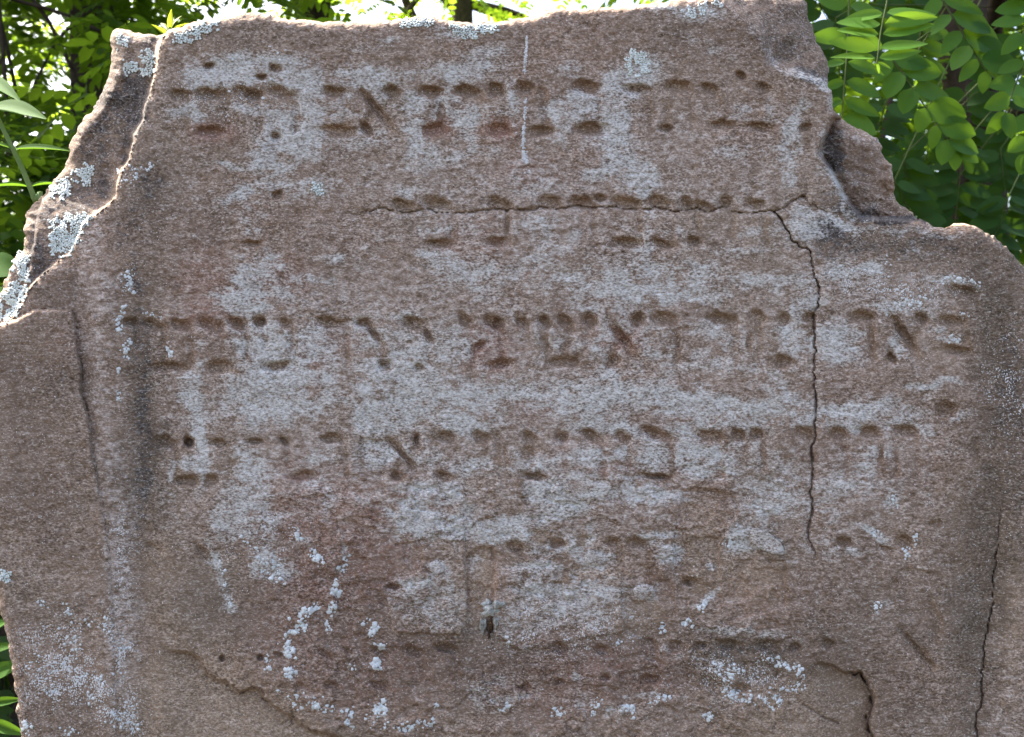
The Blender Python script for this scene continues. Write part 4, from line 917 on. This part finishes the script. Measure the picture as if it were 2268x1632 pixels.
def ellip(rnd, n, c, r, hollow=.25):
    out = []
    while len(out) < n:
        p = rnd.uniform(-1, 1, 3); l = np.linalg.norm(p)
        if hollow < l < 1 and rnd.rand() < .35 + .65 * l: out.append(np.array(c) + p * np.array(r))
    return out

# ---- tree whose hanging fronds fill the upper right of the view
rt = Vector((1.25, 1.75, -.02))
tree = thing("locust_tree", "locust tree right of the stone with sharp green feathery fronds hanging", "tree", rt, "locust trees around the stone")
random.seed(21); rR = np.random.RandomState(21)
trunk_path = bez([rt, rt + Vector((.03, .05, 1.0)), rt + Vector((-.06, .0, 2.0)), rt + Vector((-.02, .05, 3.0))], 5)
tubes("trunk", [(trunk_path, .085, .05)], M_BARK, tree, rt, 10, .08)
branch = bez([rt + Vector((-.03, 0, 1.15)), Vector((.95, 1.1, 1.42)), Vector((.72, .62, 1.34)), Vector((.52, .34, 1.22)), Vector((.36, .22, 1.13))], 6)
branch2 = bez([rt + Vector((-.03, 0, 1.25)), Vector((1.2, 1.0, 1.5)), Vector((1.0, .6, 1.42)), Vector((.8, .42, 1.3))], 6)
limbs = [(branch, .022, .004), (branch2, .02, .004)]
for a in range(7):
    an = a * .9 + 2.0; e = rt + Vector((math.cos(an) * .8 - .3, math.sin(an) * .6, 2.5 + .12 * a))
    limbs.append((bez([rt + Vector((-.04, 0, 1.7 + .12 * a)), (rt + Vector((-.04, 0, 2.1 + .1 * a)) + e) / 2, e], 4), .03, .006))
tubes("limb", limbs, M_BARK, tree, rt, 7, .05)
def seg_at(path, t):
    t = t * (len(path) - 1); k = min(int(t), len(path) - 2); return path[k].lerp(path[k + 1], t - k)
def frond(parent, owner, path2d, depth, pairs, pool, ddep=0.0, attach=None, face=(0, -1, .35), jit=.25, r=.0011, wide=1.0):
    """path2d: stalk from top to tip; pairs: (t, left tip (du,dv), right tip (du,dv)) in drawing units at that depth"""
    n = len(path2d)
    pts = [P(u, v, depth + ddep * i / (n - 1)) for i, (u, v) in enumerate(path2d)]
    path = bez(pts, 6)
    lst = [(path, r, r * .6)]
    if attach is not None: lst.append((bez([attach, (attach + pts[0]) / 2 + Vector((0, 0, .01)), pts[0]], 4), r * 1.2, r))
    fo = tubes("frond", lst, M_RACHIS, parent, owner, 5)
    k = (D + depth) / D * S
    for (t, lf, rg) in pairs:
        b = seg_at(path, t)
        for off in (lf, rg):
            if off is None: continue
            tip = b + Vector((off[0] * k, random.uniform(-.3, .3) * abs(off[0]) * k * .6, -off[1] * k))
            st_ = b.lerp(tip, .05)
            nrm = Vector(face) + Vector((random.gauss(0, jit), random.gauss(0, jit * .5), random.gauss(0, jit)))
            place_leaf(random.choice(pool), fo, st_, tip, nrm, wide * random.uniform(.9, 1.12))
    return fo
# near sharp frond
frond(tree, rt, [(1967,-60),(1964,0),(1956,40),(1949,77),(1945,110),(1941,140)], .30,
      [(.12,(-118,6),(120,-22)),(.34,(-88,8),(124,-8)),(.47,(-104,-2),(118,-14)),(.60,(-92,-18),(118,-24)),(.78,(-112,-16),(120,-22)),(.93,(-96,-16),(102,-22)),(.99,(6,24),(36,10))], LEAFNEAR,
      attach=seg_at(branch, .93), face=(0, -1, .55), jit=.18, wide=1.0)
# darker frond behind it
frond(tree, rt, [(1880,-40),(1878,60),(1874,130),(1869,190),(1864,250),(1862,300)], .42,
      [(.1,(-70,-20),(80,20)),(.25,(-80,0),(86,20)),(.42,(-60,10),(84,30)),(.56,(-52,20),(82,34)),(.7,(-50,20),(82,36)),(.84,(-40,24),(78,34)),(.98,(-20,40),(30,40))], LEAFROUND[:1] + LEAFLETS,
      attach=seg_at(branch, .85), face=(.1, -1, .2), jit=.15, wide=1.15)
frond(tree, rt, [(1975,130),(2000,165),(2030,210),(2066,262),(2092,300),(2118,330)], .46,
      [(.0,(-36,50),(86,10)),(.15,(-30,60),(96,0)),(.33,(-20,58),(94,20)),(.50,(-14,56),(90,24)),(.66,(-10,56),(84,24)),(.84,(-12,58),(70,30)),(.97,(2,52),(52,34))], LEAFROUND,
      attach=seg_at(branch2, .9), face=(-.1, -1, .2), jit=.2)
frond(tree, rt, [(2070,-30),(2098,20),(2130,70),(2160,120),(2185,160)], .44,
      [(.12,(-40,50),(90,40)),(.3,(-46,44),(96,36)),(.48,(-40,50),(100,34)),(.64,(-40,54),(100,22)),(.8,(-40,50),(92,30)),(.97,(-6,50),(60,40))], LEAFROUND + LEAFLETS[:1],
      attach=seg_at(branch2, .97), face=(-.2, -1, .35), jit=.25)
frond(tree, rt, [(2290,-30),(2282,10),(2270,50),(2262,90)], .40, [(.1,(-66,10),(60,0)),(.35,(-70,4),(60,0)),(.6,(-72,6),(60,0)),(.85,(-46,46),(30,50))], LEAFROUND, attach=seg_at(branch2, 1), face=(0, -1, .3), jit=.15)
frond(tree, rt, [(2275,120),(2255,170),(2240,210),(2225,250)], .42, [(.1,(-56,20),(60,10)),(.4,(-60,10),(50,10)),(.7,(-60,26),(40,24)),(.97,(-40,50),(16,60))], LEAFROUND, attach=seg_at(branch2, .9), face=(0, -1, .3), jit=.25)
frond(tree, rt, [(2300,180),(2290,240),(2275,300),(2270,340)], .55, [(.1,(-76,10),(60,0)),(.4,(-50,40),(50,10)),(.7,(-40,30),(40,24)),(.97,(-10,50),(16,60))], LEAFROUND, attach=seg_at(branch2, .8), face=(0, -1, .3), jit=.25)
# dim fronds further back
random.seed(5)
for (u, v, du, dv, n_, dp) in ((2000,345,30,150,6,.9),(1980,400,70,110,6,.75),(2130,320,-20,210,8,.95),(2060,300,-30,120,6,1.0),(2215,330,30,210,8,1.05),(1850,40,10,140,6,.8),(1800,-30,60,120,5,.9),(2180,80,40,160,7,.9),
                               (2040,60,-20,150,7,.85),(1960,230,-40,110,6,.8),(2235,430,-50,130,6,.9),(2100,420,50,120,6,1.1),(1905,10,-10,110,5,1.0),(2010,-20,10,120,6,1.1),(2250,250,20,160,6,1.1),(2140,200,10,150,6,1.15)):
    pr = []
    for i in range(n_):
        t = (i + .4) / n_; L = random.uniform(58, 80)
        pr.append((t, (-L, random.uniform(5, 30)), (L, random.uniform(5, 30))))
    pr.append((1, (random.uniform(-20, 20), 60), None))
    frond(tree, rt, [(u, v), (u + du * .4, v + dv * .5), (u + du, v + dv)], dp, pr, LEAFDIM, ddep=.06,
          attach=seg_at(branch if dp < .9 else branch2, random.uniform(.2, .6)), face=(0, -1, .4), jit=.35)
cro = ellip(rR, 520, (rt.x - .35, rt.y + .65, 3.0), (1.7, 1.1, .6), .0)  # crown above the view, placed to shade the hanging fronds
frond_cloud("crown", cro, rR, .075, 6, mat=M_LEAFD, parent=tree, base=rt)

# ---- thicket behind: each shrub or young tree its own thing
def shrub(name, label, cat, base, parts, seed, leaf=.045, stems=4, mat=None, height=1.6, group="shrubs of the thicket behind the stone"):
    base = Vector(base); t = thing(name, label, cat, base, group)
    rr = np.random.RandomState(seed); random.seed(seed)
    for s in range(stems):
        e = base + Vector((random.uniform(-.4, .4), random.uniform(-.3, .3), height * random.uniform(.75, 1)))
        tubes("stem", [(bez([base + Vector((random.uniform(-.08, .08), random.uniform(-.08, .08), 0)), (base + e) / 2 + Vector((random.uniform(-.1, .1), 0, 0)), e], 5), .018, .005)], M_BARK, t, base, 6, .06)
    cs = []
    for (n_, c, r) in parts: cs += ellip(rr, n_, c, r, .0)
    frond_cloud("crown", cs, rr, leaf, 6, mat=mat or M_LEAFD, parent=t, base=base)
    return t
shrub("shrub", "dark leafy shrub behind the left shoulder of the stone", "shrub", (-.95, 1.25, -.02), [(520, (-1.0, 1.5, .78), (.65, .5, .55)), (200, (-1.0, 1.45, .30), (.6, .5, .35)), (60, (-.7, 1.4, 1.3), (.4, .3, .2))], 31, .06, height=1.4)
shrub("shrub", "dense dark shrub right behind the broken right shoulder", "shrub", (.95, 1.75, -.02), [(620, (.95, 2.0, .85), (.75, .4, .8)), (120, (.9, 1.9, .3), (.6, .5, .35))], 32, .05, height=1.5)
shrub("shrub", "tall shaded shrub at the far left edge, behind the pale herb", "shrub", (-2.0, 2.1, -.02), [(620, (-1.9, 2.4, .95), (.85, .5, .75)), (150, (-2.3, 2.4, 1.9), (.4, .4, .5)), (120, (-1.7, 2.1, .4), (.7, .5, .4))], 33, .055, height=2.0)
shrub("shrub", "low bushy shrub hidden mostly behind the middle of the stone", "shrub", (0, 2.4, -.02), [(620, (0, 2.5, .85), (1.2, .6, .8))], 34, .055, height=1.5)
shrub("shrub", "tall dark shrub at the far right edge behind hanging fronds", "shrub", (2.1, 2.5, -.02), [(520, (2.0, 2.7, 1.15), (.95, .6, 1.15))], 35, .055, height=2.1)
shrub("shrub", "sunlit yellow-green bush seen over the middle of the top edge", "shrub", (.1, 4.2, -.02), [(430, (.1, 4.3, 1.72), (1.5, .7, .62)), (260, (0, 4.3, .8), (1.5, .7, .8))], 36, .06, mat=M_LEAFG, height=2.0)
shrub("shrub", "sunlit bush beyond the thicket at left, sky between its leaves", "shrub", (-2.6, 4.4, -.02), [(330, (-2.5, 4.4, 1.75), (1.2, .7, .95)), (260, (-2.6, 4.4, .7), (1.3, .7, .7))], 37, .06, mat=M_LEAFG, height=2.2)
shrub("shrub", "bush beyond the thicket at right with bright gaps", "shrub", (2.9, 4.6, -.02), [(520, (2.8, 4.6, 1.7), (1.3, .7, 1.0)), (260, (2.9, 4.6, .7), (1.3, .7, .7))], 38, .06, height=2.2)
shrub("shrub", "leafy shrub well left of the stone, outside the thicket", "shrub", (-3.5, 1.6, -.02), [(420, (-3.5, 1.7, 1.0), (.8, .7, 1.0)), (120, (-3.4, 1.6, .35), (.7, .6, .35))], 51, .06, height=1.9)
shrub("shrub", "broad shrub far left behind the thicket", "shrub", (-5.2, 3.6, -.02), [(520, (-5.2, 3.6, 1.2), (1.3, .8, 1.25))], 52, .075, height=2.2)
shrub("shrub", "leafy shrub well right of the stone under the locust tree", "shrub", (3.3, 1.5, -.02), [(420, (3.3, 1.6, 1.0), (.9, .7, 1.0))], 53, .06, height=1.9)
shrub("shrub", "broad shrub far right behind the thicket", "shrub", (5.4, 3.8, -.02), [(520, (5.4, 3.8, 1.2), (1.3, .8, 1.25))], 54, .075, height=2.2)
def bigtree(label, base, tr, hh, parts, seed, leaf=.06, lean=0.0, mat=None):
    base = Vector(base); t = thing("locust_tree", label, "tree", base, "locust trees around the stone")
    rr = np.random.RandomState(seed); random.seed(seed)
    top = base + Vector((lean, .1, hh))
    tubes("trunk", [(bez([base, base + Vector((lean * .2, .05, hh * .35)), base + Vector((lean * .7, 0, hh * .7)), top], 5), tr, tr * .5)], M_BARK, t, base, 12, .08)
    lst = []
    for (n_, c, r) in parts:
        for q in range(3):
            e = Vector(c) + Vector((random.uniform(-.6, .6) * r[0], random.uniform(-.6, .6) * r[1], random.uniform(-.5, .3) * r[2]))
            a = base.lerp(top, random.uniform(.5, .9)); lst.append((bez([a, (a + e) / 2 + Vector((0, 0, .1)), e], 4), tr * .35, .006))
    tubes("limb", lst, M_BARK, t, base, 7, .06)
    cs = []
    for (n_, c, r) in parts: cs += ellip(rr, n_, c, r, .0)
    frond_cloud("crown", cs, rr, leaf, 6, mat=mat, parent=t, base=base)
    return t
bigtree("tree with a thick dark trunk behind the stone's upper left corner", (-1.42, 2.35, -.02), .085, 3.4, [(260, (-1.3, 2.5, 2.15), (.8, .6, .45)), (420, (-1.6, 2.7, 3.2), (1.3, 1.0, .6))], 41)
bigtree("slender young tree with a thin dark stem at far left", (-1.32, 1.75, -.02), .014, 2.2, [(70, (-1.55, 1.9, 1.75), (.5, .4, .4)), (170, (-1.3, 1.75, 1.12), (.42, .3, .30)), (130, (-1.0, 1.85, 1.36), (.28, .3, .40)), (60, (-1.65, 1.75, 1.5), (.25, .3, .3))], 42, .05, -.15)
bigtree("tall tree beyond the thicket, its leaves over the stone's middle", (-.4, 6.5, -.02), .14, 4.5, [(330, (-.3, 6.3, 3.2), (2.4, 1.0, .8)), (300, (-.6, 6.5, 4.6), (2.0, 1.2, .9))], 43, .075, mat=M_LEAFG)
bigtree("tall tree beyond the thicket at the right edge", (3.6, 6.2, -.02), .14, 4.5, [(520, (3.4, 6.2, 3.0), (2.0, 1.0, 1.3)), (300, (3.4, 6.4, 4.6), (1.8, 1.2, .9))], 44, .075)
bigtree("tall tree beyond the thicket at the left edge", (-4.2, 6.4, -.02), .14, 4.5, [(520, (-4.0, 6.4, 3.0), (1.9, 1.0, 1.3)), (300, (-4.0, 6.4, 4.6), (1.8, 1.2, .9))], 45, .075)

bigtree("added spreading tree behind the thicket, its crown above the view shading fronds and shrubs", (-.9, 3.4, -.02), .11, 4.6, [(520, (-1.2, 3.3, 4.2), (2.2, 1.3, .7)), (420, (.9, 3.5, 4.0), (2.0, 1.3, .7)), (300, (-3.0, 3.4, 3.9), (1.6, 1.2, .8)), (330, (-.7, 1.55, 2.85), (1.3, .7, .5)), (330, (-2.4, 2.3, 3.3), (1.3, .8, .5))], 46, .085)  # crown clusters added above the view to shade fronds and thicket
bigtree("shady tree behind the broken right shoulder of the stone", (2.4, 3.3, -.02), .10, 4.2, [(420, (2.4, 3.0, 3.6), (1.7, 1.3, .7)), (160, (1.6, 3.2, 2.3), (1.2, .5, .4))], 47, .08)
# ---- pale green herb at the left edge
hb = P(150, 816, .10); hb.z = -.01
herb = thing("herb", "pale green herb with long opposite leaves left of the stone", "plant", hb)
sp = [hb, Vector((P(120, 900, .10).x, .11, .45))] + [P(u, v, .10) for u, v in ((96, 520), (79, 449), (64, 409), (46, 366), (30, 332), (14, 300), (-2, 266), (-30, 200), (-52, 130))]
tubes("stem", [(bez(sp, 5), .0028, .0016)], M_STEM, herb, hb, 8)
random.seed(8)
def hl(b, t, me, nrm, w=1.0, dt=0.0, db=0.0):
    place_leaf(me, herb, P(b[0], b[1], .10 + db), P(t[0], t[1], .10 + dt), nrm, w, hb, "leaf")
hl((33, 331), (157, 322), HERBL[0], (0, -.55, .9), .8, .004)
hl((28, 330), (-60, 300), HERBL[0], (0, -.6, .9), 1.0, -.02)
hl((-20, 238), (92, 243), HERBL[0], (0, -.7, .8), 1.15, -.03)
hl((-55, 168), (40, 204), HERBL[0], (.1, -.6, .9), .95, -.03)
hl((62, 414), (-40, 400), HERBL[1], (0, -.4, .9), .85, -.02)
hl((70, 413), (140, 396), HERBL[1], (0, -.4, .9), .9, .02)
hl((-30, 585), (36, 590), HERBL[2], (.1, -.9, .4), 1.9, -.02)
hl((-50, 650), (22, 640), HERBL[0], (.1, -.7, .6), 1.0, -.02)
hl((92, 500), (40, 560), HERBL[1], (0, -.6, .6), 1.0, .03)
hl((100, 540), (170, 520), HERBL[1], (0, -.6, .6), 1.0, .05)
# ---- low plants at the left foot, seen past the lower left edge
wb = P(-10, 1632, .12); wb.z = -.01
weed = thing("weed", "broad leaved green weed at the lower left foot of the stone", "plant", wb)
wt = [wb] + [P(u, v, .12) for u, v in ((-20, 1700), (-26, 1560), (-34, 1440), (-40, 1340))]
tubes("stem", [(bez(wt, 4), .004, .002)], M_STEM, weed, wb, 7)
for b, t, w, m_ in (((-38, 1400), (14, 1372), 1.5, 0), ((-34, 1445), (34, 1420), 1.2, 2), ((-30, 1500), (44, 1462), 1.3, 2), ((-26, 1560), (50, 1545), 1.1, 0), ((-24, 1600), (56, 1625), 1.2, 1), ((-40, 1345), (10, 1330), 1.0, 1), ((-28, 1530), (-90, 1500), 1, 0), ((-36, 1420), (-100, 1400), 1, 0)):
    place_leaf(HERBL[m_], weed, P(b[0], b[1], .12), P(t[0], t[1], .12 + random.uniform(-.01, .03)), (random.gauss(0, .2), -.8, .6), w, wb, "leaf")
# ---- sprig over the top edge
sb = P(372, 84, .09)
sprig = thing("sprig", "tiny yellow-green sprig rising behind the stone's upper left corner", "plant", sb)
tubes("stem", [(bez([P(374, 130, .086), P(374, 100, .092), P(376, 60, .095)], 4), .0012, .0008)], M_STEM, sprig, sb, 6)
for b, t, w in (((372, 78), (335, 52), 1.0), ((374, 72), (350, 38), 1.0), ((376, 66), (379, 18), 1.0), ((378, 66), (392, 26), 1.1), ((378, 72), (410, 46), .9), ((380, 76), (412, 58), .7)):
    place_leaf(random.choice(SPRIGL), sprig, P(b[0], b[1], .095), P(t[0], t[1], .095 + random.uniform(-.008, .008)), (random.gauss(0, .2), -1, .3), w * 1.15, sb, "leaf")

# ---- grass round the foot of the stone and under the thicket
rg = np.random.RandomState(61)
n = 26000
gxp = rg.uniform(-4.2, 4.2, n); gyp = rg.uniform(-1.6, 4.2, n)
ok = ~((np.abs(gxp) < .42) & (gyp > -.03) & (gyp < .11)); gxp = gxp[ok]; gyp = gyp[ok]; n = len(gxp)
hgtb = rg.uniform(.04, .14, n); an = rg.uniform(0, 6.28, n); ln = rg.uniform(.1, .6, n) * hgtb; wd = rg.uniform(.0015, .003, n)
cx_, sx_ = np.cos(an), np.sin(an)
z0 = np.full(n, -.03)
co = np.stack([np.stack([gxp - sx_ * wd, gyp + cx_ * wd, z0], -1), np.stack([gxp + sx_ * wd, gyp - cx_ * wd, z0], -1),
               np.stack([gxp + cx_ * ln * .4 - sx_ * wd * .8, gyp + sx_ * ln * .4 + cx_ * wd * .8, hgtb * .6], -1), np.stack([gxp + cx_ * ln * .4 + sx_ * wd * .8, gyp + sx_ * ln * .4 - cx_ * wd * .8, hgtb * .6], -1),
               np.stack([gxp + cx_ * ln, gyp + sx_ * ln, hgtb], -1)], 1)
b5 = np.arange(n)[:, None] * 5
gr = obj("grass", mesh_np("grass", co.reshape(-1, 3), tris=np.concatenate([b5 + np.array([[2, 3, 4]])]), quads=b5 + np.array([[0, 1, 3, 2]]), mat=M_GRASS))
gr["kind"] = "stuff"; gr["label"] = "short grass round the foot of the stone"
